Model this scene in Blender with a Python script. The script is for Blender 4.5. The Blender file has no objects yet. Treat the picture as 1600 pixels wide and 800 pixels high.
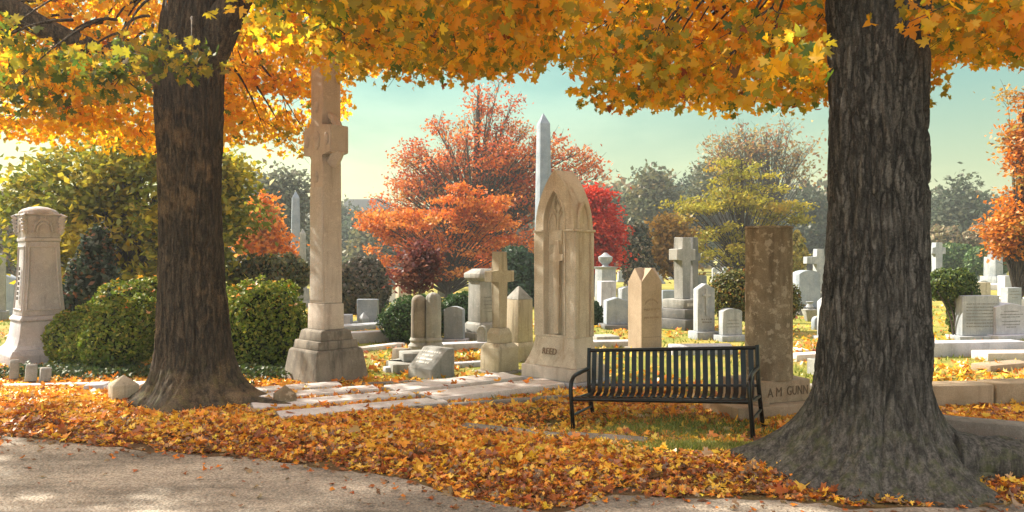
import bpy, bmesh, math, random
import numpy as np
from mathutils import Vector, Matrix, noise

random.seed(7)
rng = np.random.default_rng(7)
R = math.radians
S = bpy.context.scene
COL = S.collection
F, CAMH = 1160.0, 1.65

# ------------------------------------------------------------------ places
def G(px, py):
    Y = F * CAMH / (py - 400.0)
    return ((px - 800.0) / F * Y, Y)

def P(px, py, Y):
    return ((px - 800.0) / F * Y, Y, CAMH + (400.0 - py) / F * Y)

RX = [-60, -9, -4.8, -3.67, -2.84, -2.11, -1.64, -.98, -.71, -.45, -.17, .21, .43, .72, 1.25, 1.78, 2.2, 2.7, 4.2, 60]
RY = [9.5, 7.6, 6.96, 6.55, 6.34, 6.13, 5.94, 5.71, 5.5, 5.24, 5.04, 4.85, 4.97, 5.24, 5.17, 5.10, 4.98, 4.98, 5.05, 7.0]
def yroad(x):
    return np.interp(x, RX, RY)

def gz(x, y):
    x = np.asarray(x, float); y = np.asarray(y, float)
    m = np.clip((y - yroad(x)) / .5, 0, 1)
    b = -.13 * np.exp(-((x - .45) / .75) ** 2 - ((y - 7.35) / .38) ** 2)
    b = b + .025 * np.exp(-((x - 2.5) / 1.3) ** 2 - ((y - 6.0) / .7) ** 2)
    b = b + .025 * (np.sin(x * 1.7 + 1) * np.sin(y * 1.3) * .5 + .5) * np.clip((9 - y) / 2, 0, 1)
    b = b - .03 * np.exp(-((x - 2.0) / .5) ** 2 - ((y - 6.75) / .4) ** 2)
    return b * m

# ------------------------------------------------------------------ materials
def new_mat(name):
    m = bpy.data.materials.new(name)
    m.use_nodes = True
    nt = m.node_tree
    for n in list(nt.nodes):
        nt.nodes.remove(n)
    return m, nt, nt.nodes, nt.links

def node(nt, typ, **kw):
    n = nt.nodes.new(typ)
    for k, v in kw.items():
        if k in n.inputs:
            n.inputs[k].default_value = v
        else:
            setattr(n, k, v)
    return n

def ramp(nt, stops):
    r = nt.nodes.new('ShaderNodeValToRGB')
    el = r.color_ramp.elements
    while len(el) < len(stops):
        el.new(.5)
    for e, (p, c) in zip(el, stops):
        e.position = p
        e.color = (c, c, c, 1) if isinstance(c, (int, float)) else (*c, 1)
    return r

def mixc(nt, fac, a, b, blend='MIX'):
    n = nt.nodes.new('ShaderNodeMix')
    n.data_type = 'RGBA'; n.blend_type = blend
    for sock, v in ((0, fac), (6, a), (7, b)):
        if hasattr(v, 'is_linked') or hasattr(v, 'links'):
            nt.links.new(v, n.inputs[sock])
        elif isinstance(v, (int, float)):
            n.inputs[sock].default_value = v
        else:
            n.inputs[sock].default_value = (*v, 1)
    return n.outputs[2]

def stone_mat(name, c1, c2, speck=.25, stain=(.10, .095, .08), stain_amt=.5, rough=.85, bump=.55, blotch=None, scale=1.0):
    m, nt, N, L = new_mat(name)
    out = node(nt, 'ShaderNodeOutputMaterial'); bs = node(nt, 'ShaderNodeBsdfPrincipled', Roughness=rough)
    bs.inputs['Specular IOR Level'].default_value = .25
    tc = node(nt, 'ShaderNodeTexCoord'); oi = node(nt, 'ShaderNodeObjectInfo')
    add = node(nt, 'ShaderNodeVectorMath', operation='ADD')
    sc = node(nt, 'ShaderNodeVectorMath', operation='SCALE'); sc.inputs['Scale'].default_value = 37.0
    comb = node(nt, 'ShaderNodeCombineXYZ')
    L.new(oi.outputs['Random'], comb.inputs[0]); L.new(oi.outputs['Random'], comb.inputs[1])
    L.new(comb.outputs[0], sc.inputs[0]); L.new(tc.outputs['Object'], add.inputs[0]); L.new(sc.outputs[0], add.inputs[1])
    v = add.outputs[0]
    n1 = node(nt, 'ShaderNodeTexNoise', Scale=3.2 * scale, Detail=6.0, Roughness=.6); L.new(v, n1.inputs['Vector'])
    c = mixc(nt, ramp_fac(nt, n1.outputs[0], .35, .65), c1, c2)
    # fine grain of the stone
    n2 = node(nt, 'ShaderNodeTexNoise', Scale=160.0, Detail=2.0); L.new(v, n2.inputs['Vector'])
    r2 = ramp(nt, [(.35, 1 - speck), (.65, 1 + speck * .6)]); L.new(n2.outputs[0], r2.inputs[0])
    c = mixc(nt, 1.0, c, r2.outputs[0], 'MULTIPLY')
    # rain streaks: noise drawn out along z
    mp = node(nt, 'ShaderNodeMapping'); mp.inputs['Scale'].default_value = (9, 9, .9); L.new(v, mp.inputs['Vector'])
    n3 = node(nt, 'ShaderNodeTexNoise', Scale=1.0, Detail=5.0, Roughness=.65); L.new(mp.outputs[0], n3.inputs['Vector'])
    f3 = ramp_fac(nt, n3.outputs[0], .48, .72)
    mul = node(nt, 'ShaderNodeMath', operation='MULTIPLY'); L.new(f3, mul.inputs[0]); mul.inputs[1].default_value = stain_amt
    c = mixc(nt, mul.outputs[0], c, stain)
    # lichen blotches
    n4 = node(nt, 'ShaderNodeTexNoise', Scale=11.0, Detail=7.0, Roughness=.7); L.new(v, n4.inputs['Vector'])
    f4 = ramp_fac(nt, n4.outputs[0], .53 if blotch else .56, .60 if blotch else .66)
    bl = blotch or tuple(min(1, x * 1.25 + .02) for x in c2)
    mul2 = node(nt, 'ShaderNodeMath', operation='MULTIPLY'); L.new(f4, mul2.inputs[0]); mul2.inputs[1].default_value = .55 if blotch else .35
    c = mixc(nt, mul2.outputs[0], c, bl)
    L.new(c, bs.inputs['Base Color'])
    nb = node(nt, 'ShaderNodeTexNoise', Scale=45.0, Detail=8.0, Roughness=.7); L.new(v, nb.inputs['Vector'])
    bp = node(nt, 'ShaderNodeBump', Strength=bump, Distance=.012); L.new(nb.outputs[0], bp.inputs['Height'])
    L.new(bp.outputs[0], bs.inputs['Normal']); L.new(bs.outputs[0], out.inputs[0])
    return m

def ramp_fac(nt, sock, a, b):
    r = node(nt, 'ShaderNodeMapRange')
    r.inputs[1].default_value = a; r.inputs[2].default_value = b
    r.interpolation_type = 'SMOOTHSTEP'
    nt.links.new(sock, r.inputs[0])
    return r.outputs[0]

def plain_mat(name, col, rough=.6, metal=0., bump=0., spec=.5, var=.15):
    m, nt, N, L = new_mat(name)
    out = node(nt, 'ShaderNodeOutputMaterial'); bs = node(nt, 'ShaderNodeBsdfPrincipled', Roughness=rough, Metallic=metal)
    bs.inputs['Specular IOR Level'].default_value = spec
    tc = node(nt, 'ShaderNodeTexCoord')
    n1 = node(nt, 'ShaderNodeTexNoise', Scale=14.0, Detail=6.0); L.new(tc.outputs['Object'], n1.inputs['Vector'])
    c = mixc(nt, n1.outputs[0], tuple(x * (1 - var) for x in col), tuple(min(1, x * (1 + var)) for x in col))
    L.new(c, bs.inputs['Base Color'])
    if bump:
        bp = node(nt, 'ShaderNodeBump', Strength=bump, Distance=.01); L.new(n1.outputs[0], bp.inputs['Height']); L.new(bp.outputs[0], bs.inputs['Normal'])
    L.new(bs.outputs[0], out.inputs[0])
    return m

def leaf_mat(name, transl=.45, gloss=.04, grough=.45):
    m, nt, N, L = new_mat(name)
    out = node(nt, 'ShaderNodeOutputMaterial')
    at = node(nt, 'ShaderNodeAttribute'); at.attribute_name = 'tint'
    d = node(nt, 'ShaderNodeBsdfDiffuse'); t = node(nt, 'ShaderNodeBsdfTranslucent'); g = node(nt, 'ShaderNodeBsdfGlossy', Roughness=grough)
    L.new(at.outputs['Color'], d.inputs[0]); L.new(at.outputs['Color'], t.inputs[0])
    m1 = node(nt, 'ShaderNodeMixShader'); m1.inputs[0].default_value = transl
    L.new(d.outputs[0], m1.inputs[1]); L.new(t.outputs[0], m1.inputs[2])
    m2 = node(nt, 'ShaderNodeMixShader'); m2.inputs[0].default_value = gloss
    L.new(m1.outputs[0], m2.inputs[1]); L.new(g.outputs[0], m2.inputs[2])
    L.new(m2.outputs[0], out.inputs[0])
    return m

def bark_mat(name, c1, c2, moss=0., warm=None):
    m, nt, N, L = new_mat(name)
    out = node(nt, 'ShaderNodeOutputMaterial'); bs = node(nt, 'ShaderNodeBsdfPrincipled', Roughness=.9)
    bs.inputs['Specular IOR Level'].default_value = .2
    tc = node(nt, 'ShaderNodeTexCoord')
    n1 = node(nt, 'ShaderNodeTexNoise', Scale=2.2, Detail=8.0, Roughness=.65); L.new(tc.outputs['Object'], n1.inputs['Vector'])
    mp = node(nt, 'ShaderNodeMapping'); mp.inputs['Scale'].default_value = (26, 26, 4); L.new(tc.outputs['Object'], mp.inputs['Vector'])
    n2 = node(nt, 'ShaderNodeTexNoise', Scale=1.0, Detail=8.0, Roughness=.7); L.new(mp.outputs[0], n2.inputs['Vector'])
    c = mixc(nt, ramp_fac(nt, n2.outputs[0], .35, .68), c1, c2)
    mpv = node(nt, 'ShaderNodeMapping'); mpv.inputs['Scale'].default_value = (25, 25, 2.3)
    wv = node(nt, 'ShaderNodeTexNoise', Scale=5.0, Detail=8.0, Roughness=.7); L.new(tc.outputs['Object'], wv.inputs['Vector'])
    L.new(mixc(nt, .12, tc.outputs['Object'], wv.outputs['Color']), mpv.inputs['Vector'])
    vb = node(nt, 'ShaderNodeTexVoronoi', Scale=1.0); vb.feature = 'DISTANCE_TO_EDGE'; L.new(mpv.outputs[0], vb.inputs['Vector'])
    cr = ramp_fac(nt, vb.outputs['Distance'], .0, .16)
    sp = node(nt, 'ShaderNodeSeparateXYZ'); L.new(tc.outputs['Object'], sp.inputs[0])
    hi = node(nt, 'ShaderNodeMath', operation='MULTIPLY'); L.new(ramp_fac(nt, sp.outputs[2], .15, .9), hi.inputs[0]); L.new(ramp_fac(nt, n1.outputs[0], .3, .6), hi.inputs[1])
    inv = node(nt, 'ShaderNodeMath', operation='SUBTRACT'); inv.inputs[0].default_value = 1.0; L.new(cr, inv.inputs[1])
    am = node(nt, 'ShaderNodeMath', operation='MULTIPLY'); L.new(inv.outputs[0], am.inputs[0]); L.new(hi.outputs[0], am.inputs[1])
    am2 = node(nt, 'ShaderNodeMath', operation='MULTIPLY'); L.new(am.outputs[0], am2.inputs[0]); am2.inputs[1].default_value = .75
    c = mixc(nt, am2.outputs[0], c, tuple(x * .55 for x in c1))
    if warm:
        c = mixc(nt, ramp_fac(nt, n1.outputs[0], .5, .66), c, warm)
    nf = node(nt, 'ShaderNodeTexNoise', Scale=70.0, Detail=5.0, Roughness=.75); L.new(tc.outputs['Object'], nf.inputs['Vector'])
    rf = ramp(nt, [(.35, .55), (.65, 1.4)]); L.new(nf.outputs[0], rf.inputs[0])
    c = mixc(nt, 1.0, c, rf.outputs[0], 'MULTIPLY')
    if moss:
        sep = node(nt, 'ShaderNodeSeparateXYZ'); L.new(tc.outputs['Object'], sep.inputs[0])
        lo = ramp_fac(nt, sep.outputs[2], .75, .1)
        n3 = node(nt, 'ShaderNodeTexNoise', Scale=9.0, Detail=8.0, Roughness=.7); L.new(tc.outputs['Object'], n3.inputs['Vector'])
        mu = node(nt, 'ShaderNodeMath', operation='MULTIPLY'); L.new(lo, mu.inputs[0]); L.new(ramp_fac(nt, n3.outputs[0], .45, .7), mu.inputs[1])
        mu2 = node(nt, 'ShaderNodeMath', operation='MULTIPLY'); L.new(mu.outputs[0], mu2.inputs[0]); mu2.inputs[1].default_value = moss
        c = mixc(nt, mu2.outputs[0], c, (.085, .095, .03))
    L.new(c, bs.inputs['Base Color'])
    nb = node(nt, 'ShaderNodeTexNoise', Scale=2.6, Detail=10.0, Roughness=.75); L.new(mp.outputs[0], nb.inputs['Vector'])
    bp0 = node(nt, 'ShaderNodeBump', Strength=.9, Distance=.02); iv2 = node(nt, 'ShaderNodeMath', operation='SUBTRACT'); iv2.inputs[0].default_value = 1.0; L.new(am2.outputs[0], iv2.inputs[1]); L.new(iv2.outputs[0], bp0.inputs['Height'])
    bp = node(nt, 'ShaderNodeBump', Strength=.8, Distance=.012); L.new(nb.outputs[0], bp.inputs['Height']); L.new(bp0.outputs[0], bp.inputs['Normal'])
    L.new(bp.outputs[0], bs.inputs['Normal']); L.new(bs.outputs[0], out.inputs[0])
    return m

M = {}
M['grey_granite'] = stone_mat('grey granite', (.36, .37, .42), (.46, .465, .51), stain_amt=.3)
M['blue_granite'] = stone_mat('blue grey granite', (.21, .25, .30), (.28, .32, .36), stain_amt=.3)
M['obelisk'] = stone_mat('slate blue stone', (.19, .23, .28), (.25, .29, .34), stain_amt=.25)
M['dark_granite'] = stone_mat('dark granite', (.10, .105, .11), (.17, .17, .17), stain_amt=.3)
M['marble'] = stone_mat('weathered marble', (.25, .28, .31), (.35, .37, .39), stain=(.13, .14, .15), stain_amt=.55)
M['slab'] = stone_mat('pale ledger marble', (.62, .58, .57), (.72, .69, .67), stain=(.35, .30, .26), stain_amt=.4)
M['limestone'] = stone_mat('cream limestone', (.57, .51, .42), (.66, .60, .50), stain=(.30, .20, .11), stain_amt=.55)
M['sandstone'] = stone_mat('brown sandstone', (.29, .225, .16), (.35, .275, .20), stain=(.2, .14, .09), stain_amt=.4)
M['pinkstone'] = stone_mat('pinkish sandstone', (.50, .44, .39), (.58, .52, .46), stain=(.26, .20, .16), stain_amt=.45)
M['paleface'] = stone_mat('pale dressed stone', (.50, .46, .42), (.58, .54, .50), stain=(.28, .25, .22), stain_amt=.35)
M['tanstone'] = stone_mat('tan weathered stone', (.38, .33, .24), (.46, .40, .30), stain=(.12, .10, .075), stain_amt=.65)
M['basestone'] = stone_mat('dark weathered base', (.17, .15, .125), (.26, .23, .19), stain=(.055, .05, .045), stain_amt=.7)
M['lichen'] = stone_mat('lichen brown stone', (.205, .155, .10), (.30, .235, .155), stain=(.11, .08, .05), stain_amt=.75, blotch=(.55, .46, .34), bump=.9, scale=1.6)
M['plinthbrown'] = stone_mat('brown plinth stone', (.36, .27, .18), (.44, .34, .24), stain=(.18, .13, .09), stain_amt=.5)
M['kerbstone'] = stone_mat('granite kerb', (.19, .17, .145), (.27, .245, .21), stain=(.09, .08, .06), stain_amt=.5)
M['greystone'] = stone_mat('grey weathered stone', (.24, .245, .235), (.33, .33, .31), stain=(.09, .09, .08), stain_amt=.6)
M['ink'] = plain_mat('cut letters', (.10, .065, .04), .9)
M['inkbrown'] = plain_mat('cut letters brown', (.22, .16, .11), .9)
M['inkdeep'] = plain_mat('cut letters deep', (.15, .105, .065), .95)
M['inkgrey'] = plain_mat('cut letters grey', (.16, .16, .16), .9)
M['inkpale'] = plain_mat('pale cut letters', (.55, .55, .53), .9)
M['bench'] = plain_mat('black coated steel', (.005, .005, .005), .28, 0., .05, .3)
M['leaf'] = leaf_mat('maple leaf', .66, .025)
M['litter'] = leaf_mat('fallen leaf', .25, .06, .4)
M['needle'] = leaf_mat('evergreen foliage', .3, .03)
M['farleaf'] = leaf_mat('tree foliage', .42, .02)
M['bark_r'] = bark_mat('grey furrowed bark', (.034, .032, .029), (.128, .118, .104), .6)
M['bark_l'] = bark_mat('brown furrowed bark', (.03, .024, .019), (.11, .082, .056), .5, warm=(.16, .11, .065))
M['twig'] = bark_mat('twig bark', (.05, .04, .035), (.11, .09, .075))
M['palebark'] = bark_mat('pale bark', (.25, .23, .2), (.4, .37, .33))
M['flag'] = plain_mat('green cloth', (.01, .11, .08), .8)
M['roof'] = plain_mat('blue grey roof', (.09, .11, .14), .7)
M['wallpaint'] = plain_mat('grey wall', (.22, .23, .25), .8)
M['whitepaint'] = plain_mat('white paint', (.75, .75, .73), .6)

# ------------------------------------------------------------------ objects
def tag(o, label=None, cat=None, group=None, kind=None):
    if label: o['label'] = label
    if cat: o['category'] = cat
    if group: o['group'] = group
    if kind: o['kind'] = kind
    return o

def empty(name, label, cat, loc=(0, 0, 0), yaw=0, group=None):
    o = bpy.data.objects.new(name, None); COL.objects.link(o)
    o.empty_display_size = .2
    o.location = loc; o.rotation_euler = (0, 0, R(yaw))
    return tag(o, label, cat, group)

class MB:
    def __init__(s): s.bm = bmesh.new()
    def _bev(s, vs, b, seg=2):
        if b > 0:
            vs = set(vs); es = [e for e in s.bm.edges if e.verts[0] in vs and e.verts[1] in vs]
            bmesh.ops.bevel(s.bm, geom=es, offset=b, offset_type='OFFSET', segments=seg, profile=.5, affect='EDGES', clamp_overlap=True)
    def stack(s, secs, cx=0, cy=0, bev=.008, rot=0):
        """rectangular sections (w, d, z) joined upwards"""
        rings = []
        c, sn = math.cos(rot), math.sin(rot)
        for w, d, z in secs:
            r = []
            for sx, sy in ((-1, -1), (1, -1), (1, 1), (-1, 1)):
                x, y = sx * w / 2, sy * d / 2
                r.append(s.bm.verts.new((cx + x * c - y * sn, cy + x * sn + y * c, z)))
            rings.append(r)
        for a, b in zip(rings, rings[1:]):
            for i in range(4):
                s.bm.faces.new((a[i], a[(i + 1) % 4], b[(i + 1) % 4], b[i]))
        s.bm.faces.new(rings[0][::-1]); s.bm.faces.new(rings[-1])
        s._bev([v for r in rings for v in r], bev)
        return s
    def box(s, cx, cy, z0, w, d, h, bev=.008, rot=0):
        return s.stack([(w, d, z0), (w, d, z0 + h)], cx, cy, bev, rot)
    def prism(s, pts, y0, y1, bev=.006, cx=0):
        """outline in x, z (anticlockwise seen from -y), from y0 to y1"""
        a = [s.bm.verts.new((cx + x, y0, z)) for x, z in pts]
        b = [s.bm.verts.new((cx + x, y1, z)) for x, z in pts]
        n = len(pts)
        s.bm.faces.new(a); s.bm.faces.new(b[::-1])
        for i in range(n):
            j = (i + 1) % n
            s.bm.faces.new((a[j], a[i], b[i], b[j]))
        s._bev(a + b, bev, 1)
        return s
    def side_prism(s, pts, x0, x1, bev=.006):
        """outline in y, z, from x0 to x1"""
        a = [s.bm.verts.new((x0, y, z)) for y, z in pts]
        b = [s.bm.verts.new((x1, y, z)) for y, z in pts]
        n = len(pts)
        s.bm.faces.new(a[::-1]); s.bm.faces.new(b)
        for i in range(n):
            j = (i + 1) % n
            s.bm.faces.new((a[i], a[j], b[j], b[i]))
        s._bev(a + b, bev, 1)
        return s
    def tube(s, pts, rad, n=10, flat=1.0):
        pts = [Vector(p) for p in pts]
        if isinstance(rad, (int, float)): rad = [rad] * len(pts)
        up = Vector((0, 0, 1)); rings = []; ref = None
        for i, p in enumerate(pts):
            t = (pts[min(i + 1, len(pts) - 1)] - pts[max(i - 1, 0)]).normalized()
            if ref is None:
                ref = t.orthogonal().normalized()
            ref = (ref - t * ref.dot(t)).normalized()
            bi = t.cross(ref)
            rings.append([s.bm.verts.new(p + (ref * math.cos(k * 2 * math.pi / n) + bi * math.sin(k * 2 * math.pi / n) * flat) * rad[i]) for k in range(n)])
        for a, b in zip(rings, rings[1:]):
            for k in range(n):
                s.bm.faces.new((a[k], a[(k + 1) % n], b[(k + 1) % n], b[k]))
        s.bm.faces.new(rings[0][::-1]); s.bm.faces.new(rings[-1])
        return s
    def lathe(s, prof, n=32, cx=0, cy=0, sy=1.0):
        rings = [[s.bm.verts.new((cx + r * math.cos(k * 2 * math.pi / n), cy + sy * r * math.sin(k * 2 * math.pi / n), z)) for k in range(n)] for r, z in prof]
        for a, b in zip(rings, rings[1:]):
            for k in range(n):
                s.bm.faces.new((a[k], a[(k + 1) % n], b[(k + 1) % n], b[k]))
        s.bm.faces.new(rings[0][::-1]); s.bm.faces.new(rings[-1])
        return s
    def rough(s, amt, freq=6.0, zmin=-1e9):
        """knock the surface about a little (hewn stone)"""
        bmesh.ops.triangulate(s.bm, faces=[f for f in s.bm.faces if len(f.verts) > 4])
        long = [e for e in s.bm.edges if e.calc_length() > .12]
        bmesh.ops.subdivide_edges(s.bm, edges=long, cuts=3, use_grid_fill=True)
        for v in s.bm.verts:
            if v.co.z > zmin:
                v.co += Vector(noise.noise_vector(v.co * freq)) * amt
        return s
    def build(s, name, mat, parent=None, loc=None, yaw=None, smooth=38):
        bmesh.ops.recalc_face_normals(s.bm, faces=s.bm.faces)
        me = bpy.data.meshes.new(name); s.bm.to_mesh(me); s.bm.free()
        return link_mesh(name, me, mat, parent, loc, yaw, smooth)

def link_mesh(name, me, mat, parent=None, loc=None, yaw=None, smooth=38):
    me.materials.append(M[mat] if isinstance(mat, str) else mat)
    if smooth:
        me.polygons.foreach_set('use_smooth', np.ones(len(me.polygons), bool))
        if smooth < 180:
            me.set_sharp_from_angle(angle=R(smooth))
    o = bpy.data.objects.new(name, me); COL.objects.link(o)
    if parent: o.parent = parent
    if loc is not None: o.location = loc
    if yaw is not None: o.rotation_euler = (0, 0, R(yaw))
    return o

def np_mesh(name, verts, faces_flat, sizes, tint=None):
    me = bpy.data.meshes.new(name)
    me.vertices.add(len(verts)); me.vertices.foreach_set('co', np.ascontiguousarray(verts, np.float32).ravel())
    me.loops.add(len(faces_flat)); me.loops.foreach_set('vertex_index', np.ascontiguousarray(faces_flat, np.int32))
    st = np.concatenate(([0], np.cumsum(sizes)[:-1])).astype(np.int32)
    me.polygons.add(len(sizes)); me.polygons.foreach_set('loop_start', st)
    me.update(calc_edges=True)
    if tint is not None:
        a = me.color_attributes.new('tint', 'FLOAT_COLOR', 'POINT')
        c = np.ones((len(verts), 4), np.float32); c[:, :3] = tint
        a.data.foreach_set('color', c.ravel())
    return me

# ---- leaves as small faces ------------------------------------------------
_h = [(.05, -.30), (.34, -.40), (.27, -.17), (.62, -.05), (.46, .08), (.56, .30), (.21, .19), (.24, .40)]
MAPLE = np.array([(0, -.26)] + _h + [(0, .68)] + [(-x, y) for x, y in _h[::-1]])
STAR = np.array([(0, -.3), (.36, -.36), (.28, -.08), (.6, .16), (.2, .2), (0, .66), (-.2, .2), (-.6, .16), (-.28, -.08), (-.36, -.36)])
RHOMB = np.array([(0, -.6), (.34, 0), (0, .6), (-.34, 0)])
def leaves(name, pos, nrm, size, tint, shape, mat, parent=None, curl=.35, seed=0):
    g = np.random.default_rng(seed)
    n = len(pos)
    nrm = nrm / (np.linalg.norm(nrm, axis=1, keepdims=True) + 1e-9)
    a = np.where(np.abs(nrm[:, 2:3]) < .9, np.array([[0, 0, 1.]]), np.array([[1., 0, 0]]))
    u = np.cross(a, nrm); u /= np.linalg.norm(u, axis=1, keepdims=True); v = np.cross(nrm, u)
    th = g.uniform(0, 2 * np.pi, n)[:, None]
    u, v = u * np.cos(th) + v * np.sin(th), v * np.cos(th) - u * np.sin(th)
    k = len(shape)
    fan = shape is not RHOMB
    sh = shape
    cu = g.normal(0, curl, n); fo = g.normal(0, curl, n)
    zz = cu[:, None] * (sh[None, :, 1] ** 2) + fo[:, None] * np.abs(sh[None, :, 0])
    p = pos[:, None, :] + size[:, None, None] * (u[:, None, :] * sh[None, :, 0, None] + v[:, None, :] * sh[None, :, 1, None] + nrm[:, None, :] * zz[:, :, None])
    if fan:
        p = np.concatenate([p, pos[:, None, :]], 1); kk = k + 1
        idx = np.array([(i, (i + 1) % k, k) for i in range(k)]).ravel()
        ff = (np.arange(n)[:, None] * kk + idx[None, :]).ravel(); sizes = np.full(n * k, 3)
    else:
        kk = k; ff = np.arange(n * k); sizes = np.full(n, 4)
    me = np_mesh(name, p.reshape(-1, 3), ff, sizes, np.repeat(tint, kk, 0))
    return link_mesh(name, me, mat, parent, smooth=0)

def palette(n, cols, w, g, jit=.18):
    cols = np.array(cols); w = np.array(w, float); w /= w.sum()
    c = cols[g.choice(len(cols), n, p=w)]
    return np.clip(c * g.uniform(1 - jit, 1 + jit, (n, 1)) * g.uniform(1 - jit * .5, 1 + jit * .5, (n, 3)), 0, .95)

ORANGE, GOLD, YELLOW, RUST, BROWN, OLIVE, GREEN = (.66, .20, .012), (.72, .34, .02), (.78, .50, .05), (.34, .09, .018), (.17, .075, .028), (.30, .25, .02), (.09, .14, .02)

def randn(n, g): 
    v = g.normal(size=(n, 3)); return v / np.linalg.norm(v, axis=1, keepdims=True)

# ---- branches as one mesh ---------------------------------------------------
def tubes_mesh(name, paths, mat, parent, n=5, smooth=180):
    V, Fs, off = [], [], 0
    ang = np.arange(n) * 2 * np.pi / n
    for pts, rad in paths:
        pts = np.asarray(pts, float); m = len(pts)
        t = np.gradient(pts, axis=0); t /= np.linalg.norm(t, axis=1, keepdims=True) + 1e-9
        a = np.array([1., .3, 0]) if abs(t[:, 2]).mean() > .6 else np.array([0., 0, 1])
        u = np.cross(t, a); u /= np.linalg.norm(u, axis=1, keepdims=True) + 1e-9
        w = np.cross(t, u)
        r = np.asarray(rad, float)[:, None, None]
        ring = pts[:, None] + r * (u[:, None] * np.cos(ang)[None, :, None] + w[:, None] * np.sin(ang)[None, :, None])
        V.append(ring.reshape(-1, 3))
        i = np.arange(m - 1)[:, None] * n; k = np.arange(n)[None, :]; k2 = (k + 1) % n
        q = np.stack([i + k, i + k2, i + n + k2, i + n + k], -1) + off
        Fs.append(q.reshape(-1)); off += m * n
    ff = np.concatenate(Fs)
    me = np_mesh(name, np.concatenate(V), ff, np.full(len(ff) // 4, 4))
    return link_mesh(name, me, mat, parent, smooth=smooth)

def bez(a, b, c, n):
    t = np.linspace(0, 1, n)[:, None]
    a, b, c = map(np.asarray, (a, b, c))
    return a * (1 - t) ** 2 + 2 * b * t * (1 - t) + c * t ** 2

# ------------------------------------------------------------------ setting
def ground():
    xs = np.concatenate([np.linspace(-160, -14, 24), np.linspace(-13, 13, 180), np.linspace(14, 160, 24)])
    ys = np.concatenate([np.linspace(-25, 3, 8), np.linspace(3.2, 14, 110), np.linspace(14.5, 40, 26), np.linspace(45, 260, 20)])
    X, Y = np.meshgrid(xs, ys)
    Z = gz(X, Y)
    V = np.stack([X, Y, Z], -1).reshape(-1, 3)
    nx, ny = len(xs), len(ys)
    i = np.arange(ny - 1)[:, None] * nx + np.arange(nx - 1)[None, :]
    q = np.stack([i, i + 1, i + nx + 1, i + nx], -1).reshape(-1)
    me = np_mesh('ground', V, q, np.full(len(q) // 4, 4))
    m, nt, N, L = new_mat('lawn and leaf mould')
    out = node(nt, 'ShaderNodeOutputMaterial'); bs = node(nt, 'ShaderNodeBsdfPrincipled', Roughness=.95)
    bs.inputs['Specular IOR Level'].default_value = .1
    tc = node(nt, 'ShaderNodeTexCoord'); ob = tc.outputs['Object']
    n1 = node(nt, 'ShaderNodeTexNoise', Scale=.9, Detail=8.0, Roughness=.65); L.new(ob, n1.inputs['Vector'])
    n2 = node(nt, 'ShaderNodeTexNoise', Scale=28.0, Detail=8.0, Roughness=.75); L.new(ob, n2.inputs['Vector'])
    grass = mixc(nt, n2.outputs[0], (.12, .16, .03), (.30, .29, .07))
    grass = mixc(nt, ramp_fac(nt, n1.outputs[0], .42, .62), grass, (.36, .28, .08))
    soil = mixc(nt, n2.outputs[0], (.07, .045, .025), (.20, .12, .06))
    sep = node(nt, 'ShaderNodeSeparateXYZ'); L.new(ob, sep.inputs[0])
    near = ramp_fac(nt, sep.outputs[1], 9.5, 6.8)
    ad = node(nt, 'ShaderNodeMath', operation='MULTIPLY'); L.new(near, ad.inputs[0]); L.new(ramp_fac(nt, n1.outputs[0], .80, .45), ad.inputs[1])
    L.new(mixc(nt, ad.outputs[0], grass, soil), bs.inputs['Base Color'])
    bp = node(nt, 'ShaderNodeBump', Strength=.9, Distance=.04); L.new(n2.outputs[0], bp.inputs['Height']); L.new(bp.outputs[0], bs.inputs['Normal'])
    L.new(bs.outputs[0], out.inputs[0])
    tag(link_mesh('ground', me, m, smooth=180), kind='structure')

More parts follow.
